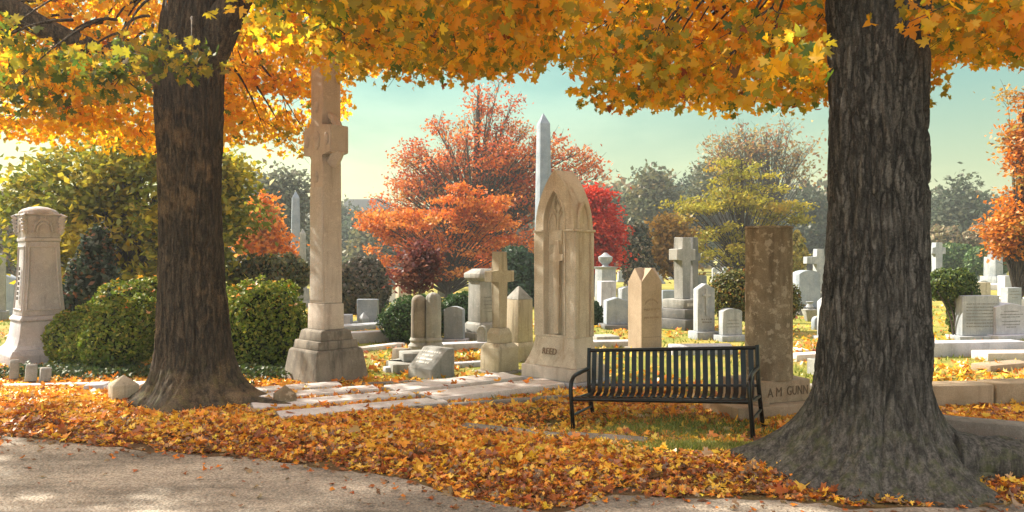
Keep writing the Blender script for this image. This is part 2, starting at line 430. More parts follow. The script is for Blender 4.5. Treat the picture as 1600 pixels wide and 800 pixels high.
def road():
    xs = np.concatenate([np.linspace(-60, -9, 40), np.linspace(-8.9, 6, 420), np.linspace(6.1, 60, 40)])
    V = []
    for x in xs:
        j = noise.noise(Vector((x * 2.3, 1.7, 0))) * .10 + noise.noise(Vector((x * 9.0, 4.7, 0))) * .05
        V.append((x, -12, .004)); V.append((x, 2.5, .006)); V.append((x, float(yroad(x)) + j - .12, .007)); V.append((x, float(yroad(x)) + j + .06, -.03))
    n = len(xs); f = []
    for i in range(n - 1):
        for k in range(3):
            a = i * 4 + k; f += [a, a + 4, a + 5, a + 1]
    me = np_mesh('road', np.array(V), np.array(f), np.full(len(f) // 4, 4))
    m, nt, N, L = new_mat('worn tan asphalt')
    out = node(nt, 'ShaderNodeOutputMaterial'); bs = node(nt, 'ShaderNodeBsdfPrincipled', Roughness=.7)
    tc = node(nt, 'ShaderNodeTexCoord'); ob = tc.outputs['Object']
    mp = node(nt, 'ShaderNodeMapping'); mp.inputs['Scale'].default_value = (.55, 1.6, 1); L.new(ob, mp.inputs['Vector'])
    n1 = node(nt, 'ShaderNodeTexNoise', Scale=1.1, Detail=9.0, Roughness=.7); L.new(mp.outputs[0], n1.inputs['Vector'])
    n2 = node(nt, 'ShaderNodeTexNoise', Scale=48.0, Detail=6.0, Roughness=.85); L.new(ob, n2.inputs['Vector'])
    vo = node(nt, 'ShaderNodeTexVoronoi', Scale=46.0); L.new(ob, vo.inputs['Vector'])
    c = mixc(nt, ramp_fac(nt, n1.outputs[0], .36, .66), (.17, .145, .115), (.39, .335, .265))
    r = ramp(nt, [(.36, .35), (.64, 1.7)]); L.new(n2.outputs[0], r.inputs[0])
    c = mixc(nt, 1.0, c, r.outputs[0], 'MULTIPLY')
    # pale worn streaks and darker patches
    mp2 = node(nt, 'ShaderNodeMapping'); mp2.inputs['Scale'].default_value = (.5, 2.4, 1); mp2.inputs['Rotation'].default_value = (0, 0, R(12)); L.new(ob, mp2.inputs['Vector'])
    n3 = node(nt, 'ShaderNodeTexNoise', Scale=1.4, Detail=10.0, Roughness=.72); L.new(mp2.outputs[0], n3.inputs['Vector'])
    c = mixc(nt, ramp_fac(nt, n3.outputs[0], .58, .70), c, (.42, .37, .31))
    n5 = node(nt, 'ShaderNodeTexNoise', Scale=.8, Detail=6.0, Roughness=.6); L.new(mp2.outputs[0], n5.inputs['Vector'])
    c = mixc(nt, ramp_fac(nt, n5.outputs[0], .52, .66), c, mixc(nt, 1.0, c, (.52, .50, .47), 'MULTIPLY'))
    L.new(c, bs.inputs['Base Color'])
    bp = node(nt, 'ShaderNodeBump', Strength=.6, Distance=.012); L.new(vo.outputs['Distance'], bp.inputs['Height']); L.new(bp.outputs[0], bs.inputs['Normal'])
    L.new(bs.outputs[0], out.inputs[0])
    tag(link_mesh('road', me, m, smooth=180), kind='structure')

ground(); road()

# ------------------------------------------------------------------ letters
def lettering(text, size, mat, parent, loc, rot, name='lettering', extrude=.003, spacing=1.0, bold=.0, sx=1.0):
    cu = bpy.data.curves.new(name, 'FONT'); cu.body = text; cu.size = size; cu.align_x = 'CENTER'; cu.align_y = 'CENTER'
    cu.extrude = extrude; cu.space_character = spacing; cu.offset = bold; cu.resolution_u = 3
    tmp = bpy.data.objects.new(name + '_tmp', cu); COL.objects.link(tmp)
    dg = bpy.context.evaluated_depsgraph_get(); dg.update()
    me = bpy.data.meshes.new_from_object(tmp.evaluated_get(dg))
    bpy.data.objects.remove(tmp)
    o = link_mesh(name, me, mat, parent, smooth=0)
    me.transform(Matrix.Diagonal((sx, 1, 1, 1)))
    o.location = loc; o.rotation_euler = rot
    return o

def worn_lines(rows, mat, parent, y, x0=0, tilt=None, seed=1, name='lettering', h=.018):
    """rows of cut strokes too worn to read: (z, width)"""
    g = random.Random(seed); b = MB()
    for z, w in rows:
        x = -w / 2
        while x < w / 2:
            l = g.uniform(.008, .03) * (h / .018)
            b.box(x0 + x + l / 2, y, z, l, .004, h * g.uniform(.75, 1.0), 0)
            x += l + g.uniform(.004, .014) * (h / .018)
    return b.build(name, mat, parent, smooth=0)

FRONT = (R(90), 0, 0)

# ------------------------------------------------------------------ headstone outlines
def arc(cx, cz, r, a0, a1, n):
    return [(cx + r * math.cos(R(a0 + (a1 - a0) * i / n)), cz + r * math.sin(R(a0 + (a1 - a0) * i / n))) for i in range(n + 1)]

def outline(kind, w, h):
    if kind == 'round':
        return [(-w / 2, 0), (w / 2, 0)] + arc(0, h - w / 2, w / 2, 0, 180, 14)
    if kind == 'serp':
        rr = (w * w / 4 + (.1 * h) ** 2) / (2 * .1 * h); a = math.degrees(math.asin(w / 2 / rr))
        return [(-w / 2, 0), (w / 2, 0)] + arc(0, h - rr, rr, 90 - a, 90 + a, 12)
    if kind == 'gable':
        return [(-w / 2, 0), (w / 2, 0), (w / 2, h * .88), (0, h), (-w / 2, h * .88)]
    if kind == 'shoulder':
        return [(-w / 2, 0), (w / 2, 0), (w / 2, h * .86), (w * .36, h * .88)] + arc(0, h - w * .36, w * .36, 0, 180, 10) + [(-w * .36, h * .88), (-w / 2, h * .86)]
    return [(-w / 2, 0), (w / 2, 0), (w / 2, h), (-w / 2, h)]

def cross_outline(h, w, aw, ah, z):
    a = z - ah / 2; b = z + ah / 2
    return [(-w / 2, 0), (w / 2, 0), (w / 2, a), (aw / 2, a), (aw / 2, b), (w / 2, b), (w / 2, h), (-w / 2, h), (-w / 2, b), (-aw / 2, b), (-aw / 2, a), (-w / 2, a)]

# ------------------------------------------------------------------ background and middle stones, one by one
def headstone(label, px, pb, wpx, hpx, kind, mat, yaw=0, d=.16, base=0., base_mat=None, rows=None, name='headstone', cat='headstone', ink='inkgrey', group=None, relief=None):
    x, y = G(px, pb); w = wpx * y / F; h = hpx * y / F
    t = empty(name, label, cat, (x, y, float(gz(x, y)) - .02), yaw, group)
    b = MB()
    z0 = base
    if base:
        p = MB(); p.box(0, 0, 0, w * 1.35, d * 2.0, base + .0, .012); p.build('plinth', base_mat or mat, t)
    pts = [(a, c + z0) for a, c in outline(kind, w, h - z0)]
    b.prism(pts, -d / 2, d / 2, .01)
    sb = b.build('slab', mat, t)
    if rows:
        worn_lines([(z0 + (h - z0) * f, w * k) for f, k in rows], ink, sb, -d / 2 - .001, seed=int(px), h=h * .028)
    if relief == 'cross':
        c = MB(); c.prism([(a, q + z0 + h * .28) for a, q in cross_outline(h * .48, w * .12, w * .5, w * .12, h * .36)], -d / 2 - .02, -d / 2 + .01, .003); c.build('relief_cross', mat, sb)
    return t

ROWS5 = [(.72, .45), (.62, .7), (.54, .6), (.40, .6), (.30, .55), (.22, .3)]
headstone('small blue grey headstone on white ledge beside dark round bush', 575, 507, 33, 41, 'flat', 'blue_granite', -8, .14, .1)
headstone('low grey block right of the tall ringed cross shaft', 540, 507, 19, 17, 'flat', 'grey_granite', 0, .3)
headstone('flat topped blue grey headstone between clipped yew and pedestal monument', 710, 534, 31, 57, 'serp', 'blue_granite', -12, .16, .08, 'grey_granite')
headstone('small round topped dark marker left of tan stone cross', 753, 545, 13, 38, 'round', 'greystone', -15, .12)
headstone('blue grey headstone with slant top standing alone right of gothic monument', 962, 513, 34, 50, 'gable', 'blue_granite', 8, .3, .12, 'dark_granite')
headstone('grey stepped headstone behind slant topped headstone under red maple', 948, 498, 24, 60, 'flat', 'grey_granite', 8, .4, .12)
headstone('pale headstone partly hidden by the pointed brown marker', 984, 488, 36, 42, 'serp', 'marble', 20, .3, .1, 'dark_granite')
headstone('broad pale slab behind the grey stone cross', 1056, 490, 46, 38, 'flat', 'blue_granite', 6, .2)
headstone('pale upright stone with carved relief cross on stepped plinth', 1100, 529, 29, 88, 'gable', 'marble', 14, .2, .17, rows=[(.18, .5), (.24, .6)], relief='cross', ink='inkgrey')
headstone('white tapered tablet half hidden by the leaning bush', 1141, 532, 34, 52, 'serp', 'marble', 16, .18, .13, rows=[(.3, .6), (.42, .6), (.55, .5)])
headstone('tiny white stone top peeping above the leaning bush', 1132, 478, 17, 54, 'flat', 'marble', 10, .3)
headstone('broad blue grey headstone on dark base right of brown column', 1259, 491, 40, 70, 'serp', 'blue_granite', 18, .35, .22, 'dark_granite')
headstone('pale narrow upright marker touching the big trunk edge', 1290, 530, 20, 68, 'gable', 'marble', 10, .2, .08)
headstone('large marble slab covered in worn lines behind gabled headstone', 1527, 530, 62, 70, 'flat', 'marble', 6, .22, .1, rows=[(f, .8) for f in (.78, .7, .62, .54, .46, .38, .3, .22)])
headstone('low gabled grey headstone with worn inscription at right edge', 1568, 529, 58, 58, 'gable', 'grey_granite', 14, .34, .12, rows=ROWS5)
headstone('small white plaque headstone above the gabled headstone', 1580, 500, 26, 52, 'flat', 'marble', 12, .22, .1, rows=[(.86, .6), (.76, .75), (.66, .4)])
headstone('low grey stone block right of the clipped bush, behind marble slab', 1508, 490, 26, 38, 'flat', 'grey_granite', 10, .3)
headstone('tan low stone block in front of the far obelisk base', 1532, 468, 22, 28, 'flat', 'tanstone', 10, .4)
headstone('grey block headstone below the orange tree', 1572, 462, 18, 32, 'flat', 'grey_granite', 10, .4)
headstone('small grey block marker with leaves around, touching trunk edge', 1284, 584, 38, 26, 'flat', 'greystone', 12, .2)
headstone('small grey rounded post stone beside the flower urn', 1276, 515, 13, 22, 'round', 'blue_granite', 10, .14)
headstone('pale block marker at far left behind grey monument', 13, 492, 26, 64, 'gable', 'blue_granite', 10, .4)
headstone('dark narrow slab touching the left picture edge', -2, 500, 18, 105, 'round', 'greystone', 30, .3, .25)

FARS = [(934, 41, 14), (972, 47, 16), (998, 38, 13), (1030, 44, 15), (1050, 52, 12), (1096, 36, 18), (1118, 46, 13), (1246, 40, 16), (1262, 55, 12), (1290, 33, 18), (1300, 48, 13), (1458, 38, 15), (1476, 52, 11), (1500, 34, 17), (1518, 56, 12), (1536, 33, 15), (1566, 50, 13), (1590, 36, 18), (548, 42, 13), (606, 36, 14), (690, 30, 15), (724, 40, 13), (6, 30, 16), (30, 38, 14), (1010, 58, 11), (1134, 58, 11), (1604, 58, 11), (1492, 44, 13)]
frng = random.Random(91)
proto = None
for i, (px, Y, wp) in enumerate(FARS):
    if proto is None:
        b = MB(); b.box(0, 0, 0, .8, .4, .14, .012); b.prism([(a, c + .142) for a, c in outline('serp', .6, .72)], -.11, .11, .01)
        proto = b.build('headstone', 'marble'); o = proto
    else:
        o = proto.copy(); COL.objects.link(o)
    o.location = (P(px, 400, Y)[0], Y, 0); o.rotation_euler = (0, 0, R(frng.uniform(-15, 30)))
    k = wp * Y / F / .7; o.scale = (k, k, k * frng.uniform(.8, 1.5))
    tag(o, 'small grey headstone far off among the rows of distant graves', 'headstone', 'small headstones in the far rows')

def lowbox(label, p0, p1, wid, h, mat, name='grave_kerb', cat='grave kerb', round_=False, z=0., group=None):
    """a long low stone lying between two ground points"""
    a = Vector((*G(*p0), 0)); b = Vector((*G(*p1), 0)); c = (a + b) / 2; d = b - a
    m = MB()
    if round_:
        n = 10
        pts = [(-wid / 2, 0), (wid / 2, 0), (wid / 2, h * .45)] + [(wid / 2 * math.cos(R(180 * i / n)), h * .45 + h * .55 * math.sin(R(180 * i / n))) for i in range(1, n)] + [(-wid / 2, h * .45)]
        m.side_prism(pts, -d.length / 2, d.length / 2, .004)
    else:
        m.box(0, 0, 0, d.length, wid, h, .018)
    o = m.build(name, mat, None, (c.x, c.y, z - .03 + float(gz(c.x, c.y))), math.degrees(math.atan2(d.y, d.x)))
    return tag(o, label, cat, group)

lowbox('long thin pale kerb behind the three footstones', (-40, 609), (214, 604), .12, .09, 'slab')
lowbox('thin kerb line behind the slant marker', (548, 606), (802, 592), .12, .08, 'kerbstone')
lowbox('thin stone edging along the near side of the pale ledgers', (520, 652), (890, 624), .1, .08, 'kerbstone')
lowbox('mossy stone edging in the leaves left of the bench', (722, 672), (884, 690), .16, .13, 'kerbstone', z=-.045)
lowbox('mossy stone edging running under the bench front', (886, 690), (1012, 699), .16, .13, 'kerbstone', z=-.045)
lowbox('white ledge stone under the small blue headstone', (530, 516), (596, 512), .5, .14, 'marble')
lowbox('grey kerb wall left of the clipped yew ball', (530, 537), (606, 533), .3, .24, 'grey_granite')
lowbox('pale kerb crossing the grass left of the yew ball', (536, 552), (628, 541), .2, .1, 'slab')
lowbox('long grey kerb wall under the flat topped headstone', (690, 548), (762, 545), .3, .16, 'grey_granite')
lowbox('pale kerb in leaves behind the slant marker', (600, 581), (756, 571), .16, .1, 'grey_granite')
lowbox('grey kerb right of the gothic monument', (922, 542), (990, 541), .3, .14, 'grey_granite')
lowbox('round backed grey ledger behind the bench', (1046, 553), (1140, 552), .34, .2, 'grey_granite', 'ledger_stone', 'ledger', True)
lowbox('low dark block with pale top right of gothic monument', (926, 535), (962, 534), .45, .16, 'greystone', 'ledger_stone', 'ledger')
lowbox('small white flat stone in the grass right of brown column', (1238, 548), (1258, 548), .4, .07, 'slab', 'ledger_stone', 'ledger')
lowbox('pale kerb right of the brown column', (1236, 564), (1300, 560), .25, .14, 'slab')
lowbox('short pale kerb beside the brown column base', (1266, 611), (1300, 609), .25, .1, 'slab')
lowbox('long grey kerb with rounded end below the right bush', (1440, 556), (1592, 553), .35, .26, 'grey_granite')
lowbox('rough pinkish ledger by the right edge', (1530, 562), (1640, 561), .4, .16, 'pinkstone', 'ledger_stone', 'ledger')
lowbox('flat brown tablet lying in the yellow leaves', (1532, 579), (1600, 573), .3, .12, 'sandstone', 'ledger_stone', 'ledger')
lowbox('brown kerb block right of the big trunk, left of the joint', (1440, 634), (1538, 632), .3, .27, 'plinthbrown')
lowbox('brown kerb block right of the joint at the right edge', (1541, 632), (1690, 628), .3, .28, 'plinthbrown')
lowbox('low dark kerb stone emerging from the trunk roots at right', (1440, 690), (1700, 716), .22, .24, 'kerbstone')
lowbox('flat pale block left of the left trunk', (136, 612), (168, 611), .26, .13, 'grey_granite', 'ledger_stone', 'ledger')
lowbox('flat pale block touching the left trunk', (174, 612), (226, 611), .3, .13, 'slab', 'ledger_stone', 'ledger')
lowbox('long white ledge far right below the obelisk', (1510, 452), (1640, 452), 1.5, .3, 'slab')
lowbox('long white ledge far right behind the marble slab', (1512, 478), (1600, 476), .9, .28, 'slab')
lowbox('white ledge left of the far obelisk', (1470, 444), (1536, 444), 1.2, .5, 'marble')
lowbox('pale ledge far behind the big trunk', (1262, 446), (1310, 446), 1.5, .3, 'marble')
lowbox('pale kerb on grass under the pale headstone row', (930, 500), (1000, 500), .4, .1, 'marble')

# ledger slabs lying between the ringed cross and the gothic monument
def ledger(label, pa, ang, L, W, h=.09, rough=True):
    x, y = G(*pa); m = MB()
    m.box(0, 0, 0, L, W, h, .008)
    o = m.build('grave_slab', 'slab', None, (x, y, .0 + float(gz(x, y))), ang)
    tag(o, label, 'grave slab', 'pale grave slabs lying in the leaves')
    r = MB(); r.box(-L / 2 - .022, 0, 0, .04, W * .98, h * .82, 0); r.rough(.02, 30)
    r.build('rough_end', 'kerbstone', o)
ledger('pale slab furthest back of the right pair, nearest the tan cross', (712, 606), 35, 1.75, .46, .09)
ledger('pale slab of the right pair ending at the gothic monument base', (772, 617), 33, 1.75, .46, .09)
ledger('nearest pale slab of the left four, touching the leaf bank', (570, 645), 26, 1.75, .31, .06)
ledger('second pale slab of the left four', (525, 633), 26, 1.75, .31, .07)
ledger('third pale slab of the left four, below the ringed cross base', (482, 622), 26, 1.6, .31, .07)
ledger('pale slab of the left four closest to the ringed cross base', (440, 614), 26, 1.4, .31, .07)
ledger('short pale slab under the gothic monument plinth corner', (838, 607), 33, .9, .5, .06)

# footstones
for px, pb, w, h, yaw, tilt, lab in ((22, 598, 14, 30, 30, 4, 'small grey footstone, leftmost and most upright of three'), (48, 602, 18, 27, 35, 9, 'middle footstone of three, leaning slightly, by the kerb'), (70, 603, 17, 23, 40, 14, 'most tilted of three small footstones, nearest the bushes')):
    x, y = G(px, pb); k = y / F
    m = MB(); m.stack([(w * k * .9, .12, 0), (w * k * .85, .1, h * k * .86), (w * k * .8, .03, h * k)], bev=.008)
    o = m.build('footstone', 'greystone', None, (x, y, .05)); o.rotation_euler = (R(-tilt), R(tilt * .4), R(yaw))
    tag(o, lab, 'footstone', 'small footstones behind the kerb')

def pyramid_post(label, px, pb, wpx, body, top, mat, yaw, name='corner_post', cat='corner post'):
    x, y = G(px, pb); w = wpx * y / F / 1.38
    m = MB(); m.stack([(w, w, 0), (w * .98, w * .98, body), (w * .04, w * .04, body + top)], bev=.006)
    o = m.build(name, mat, None, (x, y + w * .5, float(gz(x, y)) + .05), yaw)
    return tag(o, label, cat)
pyramid_post('grey pink square post with pyramid top beside left trunk', 183, 632, 53, .15, .10, 'tanstone', 38)
pyramid_post('small brown post with pyramid top on trunk roots', 441, 640, 38, .10, .09, 'lichen', 40)
pyramid_post('tiny pale pyramid stone on white ledge', 567, 509, 18, .12, .14, 'marble', 40)

# tan pyramid topped stele behind the tan cross
def pyramid_stele(label, px, pb, wpx, ztop, zeave, mat, yaw):
    x, y = G(px, pb); w = wpx * y / F / 1.38
    t = empty('pyramid_monument', label, 'monument', (x, y + .2, 0), yaw)
    MB().stack([(w * 1.12, w * 1.12, 0), (w * 1.12, w * 1.12, .24), (w * 1.0, w * 1.0, .30)]).build('plinth', mat, t)
    MB().stack([(w, w, .302), (w * .97, w * .97, zeave)]).build('shaft', mat, t)
    MB().stack([(w * .99, w * .99, zeave + .002), (w * .1, w * .1, ztop)]).build('cap', 'greystone', t)
pyramid_stele('tan square stone with grey pyramid cap behind tan cross', 811, 566, 44, 1.17, .97, 'tanstone', 42)

# large pedestal monument
def pedestal(label, px, pb, wpx, ztop, mat, yaw, worn=True):
    x, y = G(px, pb); w = wpx * y / F / 1.3
    t = empty('pedestal_monument', label, 'monument', (x, y, 0), yaw)
    MB().stack([(w * 1.25, w * 1.25, 0), (w * 1.25, w * 1.25, .16)]).build('lower_plinth', mat, t)
    MB().stack([(w * 1.08, w * 1.08, .163), (w * 1.04, w * 1.04, .32), (w * .9, w * .9, .36)]).build('plinth', mat, t)
    MB().stack([(w * .86, w * .86, .363), (w * .82, w * .82, ztop - .24)]).build('die', mat, t)
    MB().stack([(w * .86, w * .86, ztop - .238), (w * 1.1, w * 1.1, ztop - .18), (w * 1.1, w * 1.1, ztop - .09), (w * .6, w * .6, ztop)]).build('cap', mat, t)
    worn_lines([(ztop * .4 + .07 * i, w * .5) for i in range(5)], 'inkgrey', t, -w * .425, seed=4)
pedestal('grey pedestal monument with moulded cap behind the tan cross', 754, 531, 50, 1.40, 'greystone', 38)

# tan cross
def tan_cross():
    x, y = G(780, 586); s = .39
    t = empty('stone_cross', 'tan stone latin cross on two step square base', 'cross monument', (x, y + .26, 0), 45)
    MB().stack([(s * 1.3, s * 1.3, -.05), (s * 1.3, s * 1.3, .03)]).build('footing', 'kerbstone', t)
    MB().stack([(s, s, .032), (s * .98, s * .98, .36), (s * .74, s * .74, .42)]).build('base', 'tanstone', t)
    MB().stack([(.255, .255, .422), (.25, .25, .56), (.19, .19, .63)]).build('step', 'tanstone', t)
    b = MB(); b.prism([(a, z + .632) for a, z in cross_outline(1.08, .155, .45, .155, .73)], -.075, .075, .008); b.build('cross', 'tanstone', t)
tan_cross()

# twin columns, draped, on a shared base
def twins():
    x, y = G(658, 580)
    t = empty('column_base', 'grey stepped base stone under the twin broken columns', 'base stone', (x, y, 0), 18)
    MB().box(-.12, .1, 0, .62, .5, .13, .012).build('step', 'greystone', t)
    MB().box(-.02, .25, .132, .45, .4, .12, .012).build('block', 'greystone', t)
    for px, h, lab, k in ((653, .98, 'grey rounded memorial column, left and smooth of the twin pair', 0), (676, 1.02, 'grey memorial column with carved drapery, right of the twin pair', 1)):
        xx, yy = G(px, 560)
        c = empty('memorial_column', lab, 'column', (xx, yy + .1, .12), 18, 'twin columns behind the slant marker')
        MB().lathe([(.17, -.1), (.17, .08), (.13, .13), (.15, .17), (.13, .21)], 24).build('foot', 'greystone', c)
        pr = [(.125, .212), (.122, .6), (.115, h - .18)] + [(.115 * math.cos(R(a)), h - .18 + .10 * math.sin(R(a))) for a in (15, 35, 55, 75, 88)]
        b = MB(); b.lathe(pr, 40)
        for v in b.bm.verts:
            if k:
                a = math.atan2(v.co.y, v.co.x); f = 1 + .09 * math.sin(a * 7 + v.co.z * 5) * min(1, (v.co.z - .2) * 2)
                v.co.x *= f; v.co.y *= f
        b.build('shaft', 'greystone' if k else 'basestone', c)
twins()

# slant marker
def slant():
    x, y = G(672, 594)
    t = empty('slant_marker', 'grey slant marker with pale worn inscription and brown side', 'grave marker', (x, y + .22, 0), -42)
    b = MB(); b.side_prism([(-.22, 0), (.2, 0), (.2, .40), (.06, .40), (-.22, .15)], -.24, .24, .008); bd = b.build('body', 'greystone', t)
    ang = math.atan2(.25, .28)
    ins = MB(); g = random.Random(3)
    for f, w in ((.82, .36), (.62, .22), (.42, .3), (.24, .24)):
        xx = -w / 2 - .03
        while xx < w / 2 - .03:
            l = g.uniform(.015, .04); ins.box(xx + l / 2, (f - .5) * .33, -.001, l, .028, .004, 0); xx += l + g.choice((.006, .006, .02))
    o = ins.build('lettering', 'inkpale', bd, smooth=0); o.location = (0, -.08, .277); o.rotation_euler = (ang, 0, 0)
slant()
MBx, MBy = G(636, 577)
tag(MB().box(0, 0, 0, .42, .3, .14, .012).build('ledger_stone', 'greystone', None, (MBx - .05, MBy, -.01), -30), 'low grey block left of the slant marker', 'ledger')
MBx, MBy = G(626, 569)
tag(MB().stack([(.27, .2, 0), (.24, .16, .24)], bev=.01).build('grave_marker', 'basestone', None, (MBx, MBy + .1, -.01), -35), 'dark sloping topped block behind the low grey block', 'grave marker')

# obelisks
def obelisk(label, px, Y, wpx, tip, mat, yaw, plinth=.9, name='obelisk', steps=True):
    x, y, zt = P(px, tip, Y); w = wpx * Y / F / 1.2
    t = empty(name, label, 'obelisk', (x, y, 0), yaw)
    MB().box(0, 0, 0, w * 2.6, w * 2.6, plinth * .35, .02).build('lower_plinth', mat, t)
    MB().stack([(w * 1.9, w * 1.9, plinth * .352), (w * 1.8, w * 1.8, plinth)]).build('plinth', mat, t)
    p = w * .85
    MB().stack([(w * 1.15, w * 1.15, plinth + .002), (w * .82, w * .82, zt - p), (w * .03, w * .03, zt)], bev=.012).build('shaft', mat, t)
obelisk('tall blue grey obelisk rising behind the gothic monument', 849, 25, 24, 177, 'obelisk', 20)
obelisk('blue grey obelisk behind the left side of the ringed cross', 462, 30, 16, 298, 'obelisk', 20)
obelisk('short dark obelisk beside the blue one, touching the ringed cross', 473, 24, 11, 357, 'greystone', 30, .6)
obelisk('small white obelisk on grey base far right before hedges', 1552, 40, 12, 378, 'marble', 25, 1.6)

# far crosses
def far_cross(label, px, Y, top, bot, wpx, th, mat, yaw, ring=False, base=True, armz=.72):
    x, y, zt = P(px, top, Y); zb = max(.02, P(px, bot, Y)[2])
    t = empty('stone_cross', label, 'cross monument', (x, y, 0), yaw)
    h = zt - zb; w = wpx * Y / F; s = th * Y / F
    b = MB(); b.prism([(a, z + zb) for a, z in cross_outline(h, s, w, s * .9, h * armz)], -s * .45, s * .45, .01)
    b.build('cross', mat, t)
    if ring:
        rr = w * .36
        pts = [(rr * math.cos(R(a)), 0, zb + h * armz + rr * math.sin(R(a))) for a in range(0, 361, 12)]
        MB().tube(pts, s * .22, 8).build('ring', mat, t)
    if base:
        MB().box(0, 0, 0, s * 3.4, s * 3.4, zb * .36, .02).build('lower_step', 'dark_granite', t)
        MB().box(0, 0, zb * .362, s * 2.9, s * 2.9, zb * .33, .02).build('middle_step', 'dark_granite', t)
        MB().box(0, 0, zb * .694, s * 2.3, s * 2.3, zb * .305, .02).build('top_step', 'greystone', t)
        worn_lines([(zb * .78, s * 1.6)], 'inkpale', t, -s * 1.151, seed=9, h=zb * .12)
far_cross('grey latin cross on dark stepped base left of brown column', 1066, 17, 371, 467, 44, 19, 'greystone', 38)
far_cross('dark ringed cross just behind the grey latin cross', 1082, 19.5, 371, 480, 26, 13, 'dark_granite', 38, True)
far_cross('weathered grey cross half hidden behind the big trunk', 1279, 26, 389, 452, 46, 12, 'marble', 10)
far_cross('pale rough cross above the right clipped bush', 1464, 30, 379, 424, 23, 11, 'marble', 8)

# urn pedestal far behind
x, y = G(946, 486)
t = empty('urn_monument', 'white urn topped pedestal behind the stepped headstone', 'monument', (x, y, 0), 20)
MB().stack([(.5, .5, 0), (.46, .46, 1.25), (.6, .6, 1.33)]).build('pedestal', 'marble', t)
MB().lathe([(.12, 1.332), (.08, 1.38), (.2, 1.5), (.22, 1.62), (.12, 1.68), (.04, 1.75)], 20).build('urn', 'marble', t)
x, y = G(1265, 502)
t = empty('flower_urn', 'small stone flower urn with white flowers before blue headstone', 'urn', (x, y, 0), 0)
MB().stack([(.16, .16, 0), (.3, .3, .26), (.34, .34, .30)]).build('bowl', 'greystone', t)
MB().lathe([(.05, .3), (.1, .36), (.06, .44), (.1, .5)], 10).build('flowers', 'marble', t)

# brown four gabled marker
def gabled():
    x, y = G(1006, 549); s = .42
    t = empty('gabled_marker', 'brown square marker with four pointed gables and dates', 'monument', (x + .06, y + .25, 0), 24)
    h, pk = 1.2, 1.44
    b = MB(); q = s / 2; bm = b.bm
    c = [bm.verts.new(p) for p in ((-q, -q, 0), (q, -q, 0), (q, q, 0), (-q, q, 0))]
    e = [bm.verts.new(p) for p in ((-q, -q, h), (q, -q, h), (q, q, h), (-q, q, h))]
    k = [bm.verts.new(p) for p in ((0, -q, pk), (q, 0, pk), (0, q, pk), (-q, 0, pk))]
    o = bm.verts.new((0, 0, pk))
    for i in range(4):
        j = (i + 1) % 4
        bm.faces.new((c[i], c[j], e[j], k[i], e[i]))
        bm.faces.new((e[i], k[i], o)); bm.faces.new((e[j], o, k[i]))
    bm.faces.new(c[::-1])
    sh = b.build('shaft', 'sandstone', t)
    MB().box(0, 0, -.02, s * 1.25, s * 1.25, .06).build('footing', 'kerbstone', t)
    b = MB(); gg = random.Random(8)
    for i in range(12):                                     # arched name, too worn to read
        a = R(152 - i * 11); b.box(.145 * math.cos(a), -q - .001, .745 + .13 * math.sin(a), gg.uniform(.010, .018), .004, .04, 0)
    b.build('lettering', 'inkbrown', sh, smooth=0)
    lettering('MAY 7, 1837', .058, 'inkbrown', sh, (0, -q - .001, .72), FRONT, 'lettering', .002)
    lettering('JAN. 14, 1901', .055, 'inkbrown', sh, (0, -q - .001, .58), FRONT, 'lettering', .002)
    MB().box(0, -q - .001, .235, s * .86, .004, .012, 0).build('carved_line', 'inkbrown', sh)
gabled()

